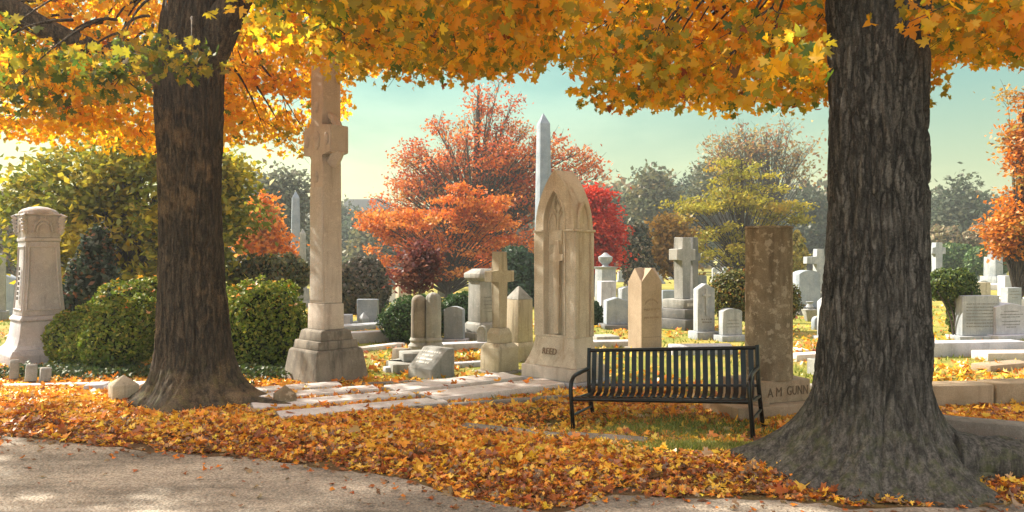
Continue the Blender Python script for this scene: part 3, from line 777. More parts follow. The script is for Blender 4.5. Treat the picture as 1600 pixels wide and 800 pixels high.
# ------------------------------------------------------------------ grey monument at left
def grey_monument():
    x, y = G(66, 574)
    t = empty('grey_monument', 'tall grey granite monument with leaf carved capital and domed roof', 'monument', (-7.36, 11.55, 0), 46); t.scale = (.88, .88, 1)
    MB().stack([(1.10, 1.10, -.05), (1.10, 1.10, .16), (1.0, 1.0, .24)]).build('plinth', 'grey_granite', t)
    MB().stack([(.96, .96, .242), (.84, .84, .30), (.76, .76, .42), (.70, .70, .66)]).build('base', 'grey_granite', t)
    MB().stack([(.74, .74, .662), (.74, .74, .69), (.66, .66, .74)]).build('moulding', 'grey_granite', t)
    secs = [(.655 - .135 * math.sin(R(90) * f), .655 - .135 * math.sin(R(90) * f), .742 + 1.13 * f) for f in (0, .15, .3, .45, .6, .75, .9, 1)]
    sh = MB().stack(secs).build('shaft', 'grey_granite', t)
    for rot in (0, 90, 180, 270):                         # raised border round each panel
        b = MB(); zz = [.83, 1.05, 1.3, 1.55, 1.79]
        half = lambda z: (.655 - .135 * math.sin(R(90) * (z - .742) / 1.13)) / 2
        for sx in (-1, 1):
            b.tube([(sx * (half(z) - .055), -half(z) - .002, z) for z in zz], .016, 6)
        b.tube([(-half(1.79) + .055, -half(1.79) - .002, 1.79), (half(1.79) - .055, -half(1.79) - .002, 1.79)], .016, 6)
        b.tube([(-half(.83) + .055, -half(.83) - .002, .83), (half(.83) - .055, -half(.83) - .002, .83)], .016, 6)
        o = b.build('panel_border', 'grey_granite', sh); o.rotation_euler = (0, 0, R(rot))
    MB().stack([(.55, .55, 1.874), (.55, .55, 1.93)]).build('neck_moulding', 'grey_granite', t)
    cap = MB().stack([(.53, .53, 1.932), (.55, .55, 2.27)]).build('capital', 'grey_granite', t)
    for rot in (0, 90, 180, 270):
        b = MB()
        for r_, rr in ((.14, .020), (.10, .016)):
            b.tube([(r_ * math.cos(R(a)), -.278, 2.02 + r_ * 1.35 * math.sin(R(a))) for a in range(0, 181, 15)], rr, 6)
        for a in range(0, 181, 20):
            b.tube([(.15 * math.cos(R(a)), -.28, 2.02 + .20 * math.sin(R(a))), (.19 * math.cos(R(a)), -.272, 2.02 + .25 * math.sin(R(a)))], .013, 5)
        o = b.build('palmette', 'grey_granite', cap); o.rotation_euler = (0, 0, R(rot))
        b = MB()
        for k in range(5):
            zc = 2.0 + .055 * k
            b.tube([(-.26, -.26, zc), (-.295 - .008 * k, -.295 - .008 * k, zc + .05), (-.27, -.27, zc + .07)], [.045, .035, .02], 7)
        o = b.build('corner_leaf', 'grey_granite', cap); o.rotation_euler = (0, 0, R(rot))
    MB().stack([(.60, .60, 2.272), (.60, .60, 2.30)]).build('cornice', 'grey_granite', t)
    b = MB()
    b.lathe([(.30, 2.302), (.29, 2.33), (.24, 2.37), (.14, 2.405), (.03, 2.42)], 48)
    for v in b.bm.verts:
        r = math.hypot(v.co.x, v.co.y); a = math.atan2(v.co.y, v.co.x)
        f = 1 + .03 * math.cos(a * 24)
        v.co.x *= f; v.co.y *= f
    b.build('ribbed_roof', 'grey_granite', t)
    worn = MB(); g = random.Random(5)
    for k in range(7):
        worn.box(0, -.335 + .006 * k, .98 + k * .075, g.uniform(.05, .09), .02, .05, 0)
    o = worn.build('lettering', 'inkgrey', sh, smooth=0); o.rotation_euler = (0, 0, R(-90))
grey_monument()

# ------------------------------------------------------------------ tall ringed cross
def ringed_cross():
    t = empty('ringed_cross', 'very tall pinkish ringed cross with rosettes on dark stepped base', 'cross monument', (-2.49, 9.93, 0), -44)
    MB().stack([(.86, .86, -.05), (.82, .82, .0), (.70, .70, .40), (.66, .66, .43)]).build('lower_base', 'basestone', t)
    MB().stack([(.62, .62, .432), (.585, .585, .54)]).build('middle_base', 'basestone', t)
    MB().stack([(.545, .5, .542), (.50, .45, .66), (.44, .38, .68)]).build('upper_base', 'basestone', t)
    MB().stack([(.40, .31, .682), (.395, .305, 1.02)]).build('shaft_foot', 'pinkstone', t)
    b = MB()
    hw = lambda z: .185 - .028 * (z - 1.0) / 2.0
    pts = [(-hw(1.022), 1.022), (hw(1.022), 1.022), (hw(2.86), 2.86), (.12, 2.95), (.12, 2.99), (.33, 3.0), (.33, 3.36), (.12, 3.37), (.12, 3.42), (.15, 3.52), (.13, 5.0),
           (-.13, 5.0), (-.15, 3.52), (-.12, 3.42), (-.12, 3.37), (-.33, 3.36), (-.33, 3.0), (-.12, 2.99), (-.12, 2.95), (-hw(2.86), 2.86)]
    b.prism(pts, -.14, .14, .012); crs = b.build('cross', 'pinkstone', t)
    b = MB()
    for a0 in (25, 115, 205, 295):
        arcp = [(.335 * math.cos(R(a0 + a)), 0, 3.18 + .335 * math.sin(R(a0 + a))) for a in range(0, 41, 8)]
        b.tube(arcp, .06, 8, 1.4)
    b.build('ring', 'pinkstone', t)
    def boss(x, z, rx, rz, n):
        o = MB(); o.lathe([(1, 0), (.95, .35), (.7, .7), (.35, .95), (.02, 1)], 20)
        for v in o.bm.verts:
            a = math.atan2(v.co.y, v.co.x); f = 1 + .10 * math.cos(a * 9) * min(1, math.hypot(v.co.x, v.co.y))
            v.co = Vector((v.co.x * rx * f, v.co.y * rz * f, v.co.z * .035))
        o.build('rosette', 'pinkstone', crs, (x, -.141, z)).rotation_euler = FRONT
    boss(0, 3.18, .085, .13, 9); boss(-.24, 3.18, .05, .085, 7); boss(.24, 3.18, .05, .085, 7); boss(0, 2.70, .045, .08, 7); boss(0, 3.62, .05, .08, 7)
    MB().box(0, -.142, 1.06, .31, .012, 1.5, .004).build('raised_panel', 'paleface', crs)
ringed_cross()

# ------------------------------------------------------------------ gothic monument with REED
def gothic():
    t = empty('gothic_monument', 'cream gothic arched monument lettered REED with cross in niche', 'monument', (.675, 9.66, 0), -42)
    MB().box(0, 0, -.05, .97, .74, .13, .012).build('footing', 'grey_granite', t)
    MB().box(0, 0, .082, .90, .66, .165, .012).build('plinth', 'pinkstone', t)
    prof = []
    for i in range(9):
        f = i / 8; k = (1 - math.sin(R(90) * f)) ** 1.0
        prof.append((.645 + .20 * k, .40 + .20 * k, .25 + .36 * f))
    cove = MB().stack(prof, bev=.006).build('cove_base', 'limestone', t)
    lettering('REED', .115, 'inkbrown', cove, (-.03, -.262, .43), (R(80), 0, 0), 'lettering', .006, 1.06, .0, .85)
    # body with a pointed niche
    W, D, z0, zs, zt = .635, .40, .612, 1.97, 2.76
    def gothic_path(hw, za, zb, zc, n=14):
        """from left foot up over the point to the right foot"""
        H = zc - zb; Rr = (hw * hw + H * H) / (2 * hw)
        cx = -hw + Rr; amax = math.asin(min(1, H / Rr))
        left = [(-hw, za), (-hw, za + (zb - za) * .5)] + [(cx - Rr * math.cos(amax * i / n), zb + Rr * math.sin(amax * i / n)) for i in range(n + 1)]
        left[-1] = (0, zc)
        return left + [(-a, z) for a, z in left[-2::-1]]
    outer = gothic_path(W / 2, z0, zs, zt); inner = gothic_path(.165, z0 + .03, 2.08, 2.50)
    b = MB(); bm = b.bm
    of = [bm.verts.new((a, -D / 2, z)) for a, z in outer]; ob = [bm.verts.new((a, D / 2, z)) for a, z in outer]
    fi = [bm.verts.new((a, -D / 2, z)) for a, z in inner]; ib = [bm.verts.new((a * .94, -D / 2 + .075, z)) for a, z in inner]
    n = len(outer)
    for i in range(n - 1):
        bm.faces.new((of[i], of[i + 1], ob[i + 1], ob[i])); bm.faces.new((of[i + 1], of[i], fi[i], fi[i + 1])); bm.faces.new((fi[i + 1], fi[i], ib[i], ib[i + 1]))
    bm.faces.new((of[0], of[-1], fi[-1], fi[0])); bm.faces.new((fi[0], fi[-1], ib[-1], ib[0]))
    bm.faces.new(ib); bm.faces.new(ob); bm.faces.new((of[0], ob[0], ob[-1], of[-1]))
    body = b.build('body', 'limestone', t, smooth=30)
    # moulding along the niche edge
    MB().tube([(a * 1.06, -D / 2 - .004, z) for a, z in inner], .013, 6).build('niche_moulding', 'limestone', body)
    # tracery: two small lancets and a lozenge in the head of the niche
    b = MB(); yy = -D / 2 + .058
    for s in (-1, 1):
        b.tube([(s * .075 + a, yy, z) for a, z in gothic_path(.062, 1.98, 2.06, 2.22, 6)], .011, 6)
        b.tube([(s * .02, yy, 2.20), (s * .06, yy, 2.28), (s * .02, yy, 2.42)], .010, 6)
    b.tube([(-.05, yy, 2.27), (0, yy, 2.20), (.05, yy, 2.27), (0, yy, 2.36), (-.05, yy, 2.27)], .010, 6)
    b.build('tracery', 'limestone', body)
    b = MB(); b.prism([(a + .02, z + z0 + .04) for a, z in cross_outline(1.20, .085, .22, .085, .98)], -D / 2 + .012, -D / 2 + .078, .006); b.build('niche_cross', 'limestone', body)
    b = MB(); b.box(-.02, -D / 2 + .062, 1.80, .20, .03, .18, .004); b.build('niche_panel', 'limestone', body)
    # string course: stops at the niche
    for s in (-1, 1):
        MB().box(s * .252, -D / 2 - .012, 1.955, .158, .05, .032, .008).build('string_course', 'limestone', t)
        MB().box(s * (W / 2 + .012), .014, 1.955, .05, D + .006, .032, .008).build('string_course', 'limestone', t)
    for s in (-1, 1):                                       # side faces: corner strips and a small blind arch
        b = MB()
        for yy in (-.165, .165):
            b.box(s * (W / 2 + .008), yy, z0 + .002, .03, .066, 1.338, .006)
        b.build('corner_strip', 'limestone', body)
        b = MB()
        arch = gothic_path(.115, 1.99, 2.06, 2.33, 8)
        b.tube([(s * (W / 2 + .004), a, z) for a, z in arch], .022, 8)
        b.side_prism([(a * .9, z) for a, z in arch], s * (W / 2 - .16), s * (W / 2 - .004), 0)
        b.build('blind_arch', 'limestone', body)
gothic()

# ------------------------------------------------------------------ lichen column with GUNN
def column():
    t = empty('round_column', 'lichen stained brown round column on block lettered GUNN', 'monument', (2.69, 7.78, .035), 20)
    b = MB(); b.box(-.04, 0, -.05, 1.14, .62, .165, .012); b.rough(.012, 9); b.build('lower_plinth', 'plinthbrown', t, smooth=50)
    blk = MB().box(-.02, .02, .117, .75, .46, .225, .010).build('block', 'plinthbrown', t)
    b = MB(); b.lathe([(.24, .344), (.238, .9), (.236, 1.5), (.236, 1.885), (.23, 1.90)], 64)
    b.build('shaft', 'lichen', t)
    MB().lathe([(.243, 1.902), (.243, 1.918), (.232, 1.925)], 64).build('top_lip', 'lichen', t)
    lettering('M', .135, 'inkdeep', blk, (-.045, -.212, .225), FRONT, 'lettering', .003, 1, .0, .8)
    lettering('A', .135, 'inkdeep', blk, (-.15, -.212, .22), FRONT, 'lettering', .003, 1, .0, .8)
    lettering('GUNN', .135, 'inkdeep', blk, (.19, -.212, .23), FRONT, 'lettering', .003, 1.05, .0, .66)
    MB().lathe([(.10, .117), (.10, .14), (.07, .15)], 20, -.28, -.2).build('vase_foot', 'plinthbrown', t)
column()

# ------------------------------------------------------------------ bench
def bench():
    L = 1.72; yaw = -27
    t = empty('park_bench', 'black metal slatted park bench in front of brown column', 'bench')
    def prof(k):
        """slat side outline from top of the back to the front of the seat (y, z)"""
        pts = [(.50, .745), (.472, .63), (.445, .50), (.42, .40), (.39, .335), (.33, .302), (.24, .302), (.14, .326), (.06, .350), (.02, .352), (.005, .332)]
        return pts
    b = MB(); n = 23
    pp = prof(0)
    for i in range(n):
        x = -L / 2 + .06 + (L - .12) * i / (n - 1); w = .0245
        a = []
        for j, (yv, zv) in enumerate(pp):
            y0, z0 = pp[max(j - 1, 0)]; y1, z1 = pp[min(j + 1, len(pp) - 1)]
            tx, tz = y1 - y0, z1 - z0; l = math.hypot(tx, tz); nx, nz = -tz / l * .004, tx / l * .004
            a.append([b.bm.verts.new((x + sx * w, yv + s * nx, zv + s * nz)) for sx, s in ((-1, -1), (1, -1), (1, 1), (-1, 1))])
        for p, q in zip(a, a[1:]):
            for k in range(4):
                b.bm.faces.new((p[k], p[(k + 1) % 4], q[(k + 1) % 4], q[k]))
        b.bm.faces.new(a[0]); b.bm.faces.new(a[-1][::-1])
    b.build('slats', 'bench', t)
    MB().tube([(-L / 2, .50, .75), (L / 2, .50, .75)], .019, 10).build('top_rail', 'bench', t)
    MB().tube([(-L / 2, .012, .330), (L / 2, .012, .330)], .020, 10).build('front_rail', 'bench', t)
    MB().tube([(-L / 2, .43, .40), (L / 2, .43, .40)], .014, 8).build('rear_rail', 'bench', t)
    for s in (-1, 1):
        x = s * L / 2
        arm = [(x, .0, .0), (x, .0, .2), (x, .0, .40), (x, .008, .45), (x, .03, .50), (x, .075, .535), (x, .13, .55), (x, .25, .558), (x, .44, .565)]
        f = MB().tube(arm, .021, 12).build('arm_frame', 'bench', t)
        MB().tube([(x, .50, .0), (x, .455, .2), (x, .43, .38), (x, .455, .56), (x, .503, .775)], .021, 12).build('rear_leg', 'bench', f)
        MB().tube([(x, .0, .17), (x, .465, .17)], .014, 8).build('stretcher', 'bench', f)
        MB().tube([(x, .0, .33), (x, .43, .30)], .017, 8).build('seat_bearer', 'bench', f)
        b = MB(); b.lathe([(.035, 0), (.035, .012), (.026, .016)], 14, x, 0); b.lathe([(.035, 0), (.035, .012), (.026, .016)], 14, x, .50); b.build('foot_plate', 'bench', f)
    # set down so that the right front foot and the left front foot stand where they do in the photograph
    xr, yr = 2.14, 6.58
    c, s_ = math.cos(R(yaw)), math.sin(R(yaw))
    t.location = (xr - c * L / 2, yr - s_ * L / 2, -.04)
    t.rotation_euler = (0, R(-4.2), R(yaw)); t.scale = (1, 1.15, 1)
bench()

# ------------------------------------------------------------------ large maples
def trunk_mesh(name, mat, parent, path, rad, z_lobes, nz=420, na=220, seed=0, bark=1.0, lean=None, cell=11.0):
    """path(z)->(x,y) offset, rad(z, angle)->radius, bark plates pressed into the surface"""
    zs = np.concatenate([np.linspace(-.15, .5, int(nz * .25)), np.linspace(.5, z_lobes, nz - int(nz * .25) + 1)[1:]])
    V = np.zeros((len(zs), na, 3))
    for i, z in enumerate(zs):
        ox, oy = path(z)
        for k in range(na):
            a = 2 * math.pi * k / na
            r = rad(z, a)
            ca, sa = math.cos(a), math.sin(a)
            q = Vector((ca * .36 * cell + seed, sa * .36 * cell, z * cell * .125))
            q += Vector(noise.noise_vector(Vector((ca * 2.2 + seed, sa * 2.2, z * 2.4)))) * .38 + Vector(noise.noise_vector(Vector((ca * 7 + seed, sa * 7, z * 7)))) * .12
            d, pc = noise.voronoi(q)
            e = min(1.0, (d[1] - d[0]) * 3.4)
            d2, _ = noise.voronoi(Vector((q.x * 2.1, q.y * 2.1, q.z * 3.2)))
            e2 = min(1.0, (d2[1] - d2[0]) * 4)
            lift = noise.cell(pc[0] * 7.3)                      # each plate sits a little higher or lower
            lf = noise.noise(Vector((ca * 1.2, sa * 1.2, z * .7 + seed)))
            fn = noise.noise(Vector((ca * 12, sa * 12, z * 9 + seed)))
            r += bark * ((e ** .6 - .7) * .022 + (e2 - .6) * .006 + fn * .004 + lift * .006) + lf * .022
            V[i, k] = (ox + ca * r, oy + sa * r, z)
    n = na; m = len(zs)
    i = np.arange(m - 1)[:, None] * n; k = np.arange(n)[None, :]; k2 = (k + 1) % n
    q = np.stack([i + k, i + k2, i + n + k2, i + n + k], -1).reshape(-1)
    me = np_mesh(name, V.reshape(-1, 3), q, np.full(len(q) // 4, 4))
    return link_mesh(name, me, mat, parent, smooth=180)

def bark_limb(name, mat, parent, pts, rads, n=40, seed=0, steps=70, flat=1.0):
    pts = [Vector(p) for p in pts]
    # catmull-rom through the points
    out, rr = [], []
    k = len(pts) - 1
    for s in range(steps + 1):
        u = s / steps * k; i = min(int(u), k - 1); f = u - i
        p0, p1, p2, p3 = pts[max(i - 1, 0)], pts[i], pts[i + 1], pts[min(i + 2, k)]
        out.append(.5 * ((2 * p1) + (p2 - p0) * f + (2 * p0 - 5 * p1 + 4 * p2 - p3) * f * f + (-p0 + 3 * p1 - 3 * p2 + p3) * f ** 3))
        rr.append(rads[i] * (1 - f) + rads[i + 1] * f)
    b = MB(); b.tube(out, rr, n, flat)
    for v in b.bm.verts:
        v.co += Vector(noise.noise_vector(v.co * 7 + Vector((seed, 0, 0)))) * .012 + Vector(noise.noise_vector(v.co * Vector((22, 22, 22)).x)) * .006
    return b.build(name, mat, parent, smooth=180)

RT = (2.75, 5.62); LT = (-3.60, 8.35)
right_tree = empty('maple_tree', 'massive grey barked maple with wide root flare at right', 'tree', (RT[0], RT[1], 0), 0, 'large maples beside the lane')
left_tree = empty('maple_tree', 'brown barked maple with low limb standing in deep leaves at left', 'tree', (LT[0], LT[1], 0), 0, 'large maples beside the lane')

def rad_r(z, a):
    zz = max(z, 0)
    fl = .70 * math.exp(-zz / .26)
    lob = 1 + .17 * math.sin(a * 5 + .8) + .09 * math.sin(a * 3 - .4) + .09 * math.sin(a * 9 + 2) + .05 * math.sin(a * 14 + z * 2)
    front = .82 if math.sin(a) < -.2 else 1.0
    f = fl * lob * (1 - .45 * max(0, -math.sin(a)))
    right = .35 * math.exp(-((a if a < math.pi else a - 2 * math.pi) + .05) ** 2 / .12) * math.exp(-zz / .16)
    base = .335 + .03 * math.exp(-((z - 1.0) / .6) ** 2) + .02 * max(0, z - 2.6)
    return base + f + right
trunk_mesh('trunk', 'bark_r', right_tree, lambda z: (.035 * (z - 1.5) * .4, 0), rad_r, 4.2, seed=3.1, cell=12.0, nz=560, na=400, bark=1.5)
def rad_l(z, a):
    zz = max(z, 0)
    fl = .36 * math.exp(-zz / .17) + .10 * math.exp(-zz / .6)
    lob = 1 + .22 * math.sin(a * 4 + 1.2) + .15 * math.sin(a * 7)
    return .335 + fl * lob + .015 * math.sin(z * 2.2) + .015 * math.exp(-((z - 3.6) / .35) ** 2) - .05 * min(1, max(0, z - 3.9))
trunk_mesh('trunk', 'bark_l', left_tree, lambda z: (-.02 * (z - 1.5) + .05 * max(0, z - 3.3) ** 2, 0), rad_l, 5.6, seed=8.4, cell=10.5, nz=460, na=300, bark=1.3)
def loc_(p, t): return (p[0] - t[0], p[1] - t[1], p[2])
# limbs of the left tree: one sweeping left over the lane, others rising into the crown
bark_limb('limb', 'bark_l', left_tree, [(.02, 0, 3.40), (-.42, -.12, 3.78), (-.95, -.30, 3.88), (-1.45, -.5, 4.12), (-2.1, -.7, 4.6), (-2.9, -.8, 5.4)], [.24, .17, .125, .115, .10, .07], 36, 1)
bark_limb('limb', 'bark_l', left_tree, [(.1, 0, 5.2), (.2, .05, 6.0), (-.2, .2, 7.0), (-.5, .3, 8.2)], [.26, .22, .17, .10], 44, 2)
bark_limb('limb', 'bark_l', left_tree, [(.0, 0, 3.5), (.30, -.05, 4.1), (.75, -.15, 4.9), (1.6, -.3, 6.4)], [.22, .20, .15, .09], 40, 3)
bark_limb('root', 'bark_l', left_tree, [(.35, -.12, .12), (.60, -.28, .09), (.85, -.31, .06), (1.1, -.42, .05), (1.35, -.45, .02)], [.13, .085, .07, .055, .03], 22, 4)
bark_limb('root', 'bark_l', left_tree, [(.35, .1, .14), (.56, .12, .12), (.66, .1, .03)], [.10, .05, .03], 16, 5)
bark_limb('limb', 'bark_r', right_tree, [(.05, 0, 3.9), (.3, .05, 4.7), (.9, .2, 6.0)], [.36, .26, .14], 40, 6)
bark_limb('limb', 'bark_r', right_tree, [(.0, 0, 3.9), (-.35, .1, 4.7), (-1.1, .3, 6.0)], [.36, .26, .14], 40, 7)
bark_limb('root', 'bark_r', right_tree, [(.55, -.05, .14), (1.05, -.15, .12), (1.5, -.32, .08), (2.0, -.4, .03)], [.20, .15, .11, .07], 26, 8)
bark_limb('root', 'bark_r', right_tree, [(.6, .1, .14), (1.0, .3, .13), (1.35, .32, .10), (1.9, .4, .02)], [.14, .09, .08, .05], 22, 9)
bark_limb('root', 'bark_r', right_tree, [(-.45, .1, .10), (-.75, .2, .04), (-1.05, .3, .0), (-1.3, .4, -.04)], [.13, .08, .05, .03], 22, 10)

def crown(tree, T, sprays, seed, greenness, sizes=(.05, .105)):
    """sprays: (x, y, z, rx, rz, count). every spray hangs from a thin twig"""
    g = np.random.default_rng(seed)
    P_, C_, N_, Sz = [], [], [], []
    for (x, y, z, rx, rz, n, gr) in sprays:
        q = g.normal(size=(n, 3)); q /= np.linalg.norm(q, axis=1, keepdims=True); q *= g.uniform(0, 1, (n, 1)) ** (1 / 2.2)
        p = np.array([x, y, z]) + q * np.array([rx, rx, rz])
        p[:, 2] -= .25 * (q[:, 0] ** 2 + q[:, 1] ** 2) * rz
        P_.append(p)
        w = np.array([.40 - .25 * gr, .38 - .1 * gr, .14 - .05 * gr, .008, .005, .09 + .8 * gr, .35 * gr ** 2])
        C_.append(palette(n, [(.86, .39, .010), (.87, .50, .015), (.86, .60, .05), RUST, BROWN, (.40, .33, .02), (.12, .19, .02)], np.clip(w, .005, None), g))
        if gr > 1.2: C_[-1] = palette(n, [(.26, .22, .015), (.10, .14, .015), (.06, .10, .014), (.50, .33, .02)], [.35, .3, .2, .15], g)  # low olive boughs: leaf colours darkened to stand in for shade
        nn = g.normal(size=(n, 3)); nn[:, 2] *= .75; nn[:, 1] -= .25
        N_.append(nn); Sz.append(g.uniform(*sizes, n))
    p = np.concatenate(P_) - np.array([T[0], T[1], 0])
    leaves('crown', p, np.concatenate(N_), np.concatenate(Sz), np.concatenate(C_), MAPLE, 'leaf', tree, .45, seed)
    return len(p)

def nz_(x, y, s): return noise.noise(Vector((x * .9 + s, y * .9, s)))

def sprays_left():
    g = random.Random(11); out = []
    def zb(x, y):
        z = 3.16 + .035 * max(0, y - 6)
        if x > -2.4 and y <= 9.0: z = max(z, 1.70 + .222 * y)
        if y > 9.0:
            f = min(1, max(0, (x + 3.3) / .7)); z = (1 - f) * 3.10 + f * (1.70 + .230 * y)
            z += .05 * (y - 10)
        if -3.6 < x < -1.9 and y < 8.2: z = max(z, 1.75 + .235 * y)
        z += max(0, x - .0) ** 2 * .9
        return z + .16 * nz_(x, y, 3.3)
    while len(out) < 640:
        x = g.uniform(-9.5, .85); y = g.uniform(3.7, 13.0)
        if ((x - LT[0]) / 6.2) ** 2 + ((y - 8.0) / 4.9) ** 2 > 1: continue
        if abs(x - LT[0]) < .75 and abs(y - LT[1]) < .5: continue
        if y < 3.6 + .0 * x: continue
        zlo = zb(x, y); zhi = max(zlo + .5, CAMH + .37 * y + .3)
        z = zlo + .22 + (zhi - zlo) * g.random() ** 1.3
        if x / y < -.37 and y < 8.1 and z > 1.5 + .285 * y: continue
        if x > .03 * y + .18: continue
        if abs(x + 2.55) < .75 and y < 10.9 and z < 3.9: continue
        if -.31 < x / y < -.20 and y < 10 and z < 1.7 + .232 * y: continue
        gr = min(1, max(0, .35 + 1.5 * nz_(x * .7, y * .7, 8.1) - .09 * (y - 6.2)))
        if y > 9: gr *= .25
        out.append((x, y, z, g.uniform(.38, .62), g.uniform(.16, .28), g.randint(60, 95), gr))
    # low olive boughs lane side of the trunk, shade painted into leaf colour
    for x, y, z in ((-3.5, 6.6, 3.40), (-3.15, 6.7, 3.36), (-2.85, 6.6, 3.42), (-3.85, 6.4, 3.30), (-4.3, 6.5, 3.22), (-4.7, 6.3, 3.30), (-5.0, 6.6, 3.18), (-3.3, 6.9, 3.62), (-4.1, 6.0, 3.45), (-4.5, 7.0, 3.10), (-3.7, 6.9, 3.22)):
        out.append((x, y, z, .36, .15, 62, g.uniform(1.3, 1.7)))
    return out
def sprays_right():
    g = random.Random(12); out = []
    def zb(x, y):
        z = 1.72 + .182 * y
        if abs(x - 2.7) < .75 and y < 5.7: z = max(z, 1.75 + .275 * y)
        if x > 3.5: z = max(z, 1.72 + .215 * y + .12 * (x - 3.5))
        px = x / y
        z += max(0, .95 - x) ** 2 * 1.1
        return z + .14 * nz_(x, y, 5.5)
    while len(out) < 430:
        x = g.uniform(.35, 8.5); y = g.uniform(4.7, 10.2)
        if ((x - 3.0) / 5.2) ** 2 + ((y - 5.9) / 4.2) ** 2 > 1: continue
        if abs(x - RT[0]) < .7 and abs(y - RT[1]) < .5: continue
        if x < .088 * y + .14: continue
        if x < 1.7 and y < 5.7: continue
        zlo = zb(x, y); zhi = max(zlo + .5, CAMH + .37 * y + .3)
        z = zlo + .2 + (zhi - zlo) * g.random() ** 1.3
        gr = min(1, max(0, .25 + 1.5 * nz_(x * .7, y * .7, 2.1) - .06 * (y - 5)))
        out.append((x, y, z, g.uniform(.34, .55), g.uniform(.15, .25), g.randint(60, 95), gr))
    return out
def upper(T, rx, ry, z0, z1, n, seed):
    g = random.Random(seed); out = []
    while len(out) < n:
        a = g.uniform(0, 6.283); r = math.sqrt(g.random()); z = g.uniform(z0, z1)
        k = math.sqrt(max(.05, 1 - ((z - z0) / (z1 - z0 + .8)) ** 2))
        x = T[0] + rx * r * k * math.cos(a); y = T[1] + ry * r * k * math.sin(a)
        if z < CAMH + .40 * y + .5: continue
        out.append((x, y, z, g.uniform(.5, .9), g.uniform(.25, .45), 26, .2))
    return out
sl, sr = sprays_left(), sprays_right()
NL = crown(left_tree, LT, sl, 21, 0)
NR = crown(right_tree, RT, sr, 22, 0)
crown(left_tree, LT, upper(LT, 6.0, 4.8, 5.2, 10.0, 60, 31), 23, 0, (.2, .32))
crown(right_tree, RT, upper(RT, 5.0, 4.5, 5.0, 9.5, 45, 32), 24, 0, (.2, .32))
def twig_paths(T, sp, step, seed, hub):
    g = random.Random(seed); out = []
    for i, (x, y, z, rx, rz, n, gr) in enumerate(sp):
        if i % step: continue
        e = np.array([x - T[0], y - T[1], z]); s = np.array([e[0] * .55, e[1] * .55, max(hub, z + .35 + g.random() * .5)])
        m = (s + e) / 2 + np.array([g.uniform(-.2, .2), g.uniform(-.2, .2), .25])
        out.append((bez(s, m, e, 9), np.linspace(.018, .004, 9)))
        for k in range(3):
            d = np.array([g.uniform(-1, 1) * rx, g.uniform(-1, 1) * rx, g.uniform(-1, .6) * rz])
            out.append((bez(e + (m - e) * .25, e + d * .4 + np.array([0, 0, .05]), e + d, 5), np.linspace(.006, .002, 5)))
    return out
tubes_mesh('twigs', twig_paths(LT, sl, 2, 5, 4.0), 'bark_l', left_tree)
tubes_mesh('twigs', twig_paths(RT, sr, 2, 6, 4.0), 'bark_r', right_tree)

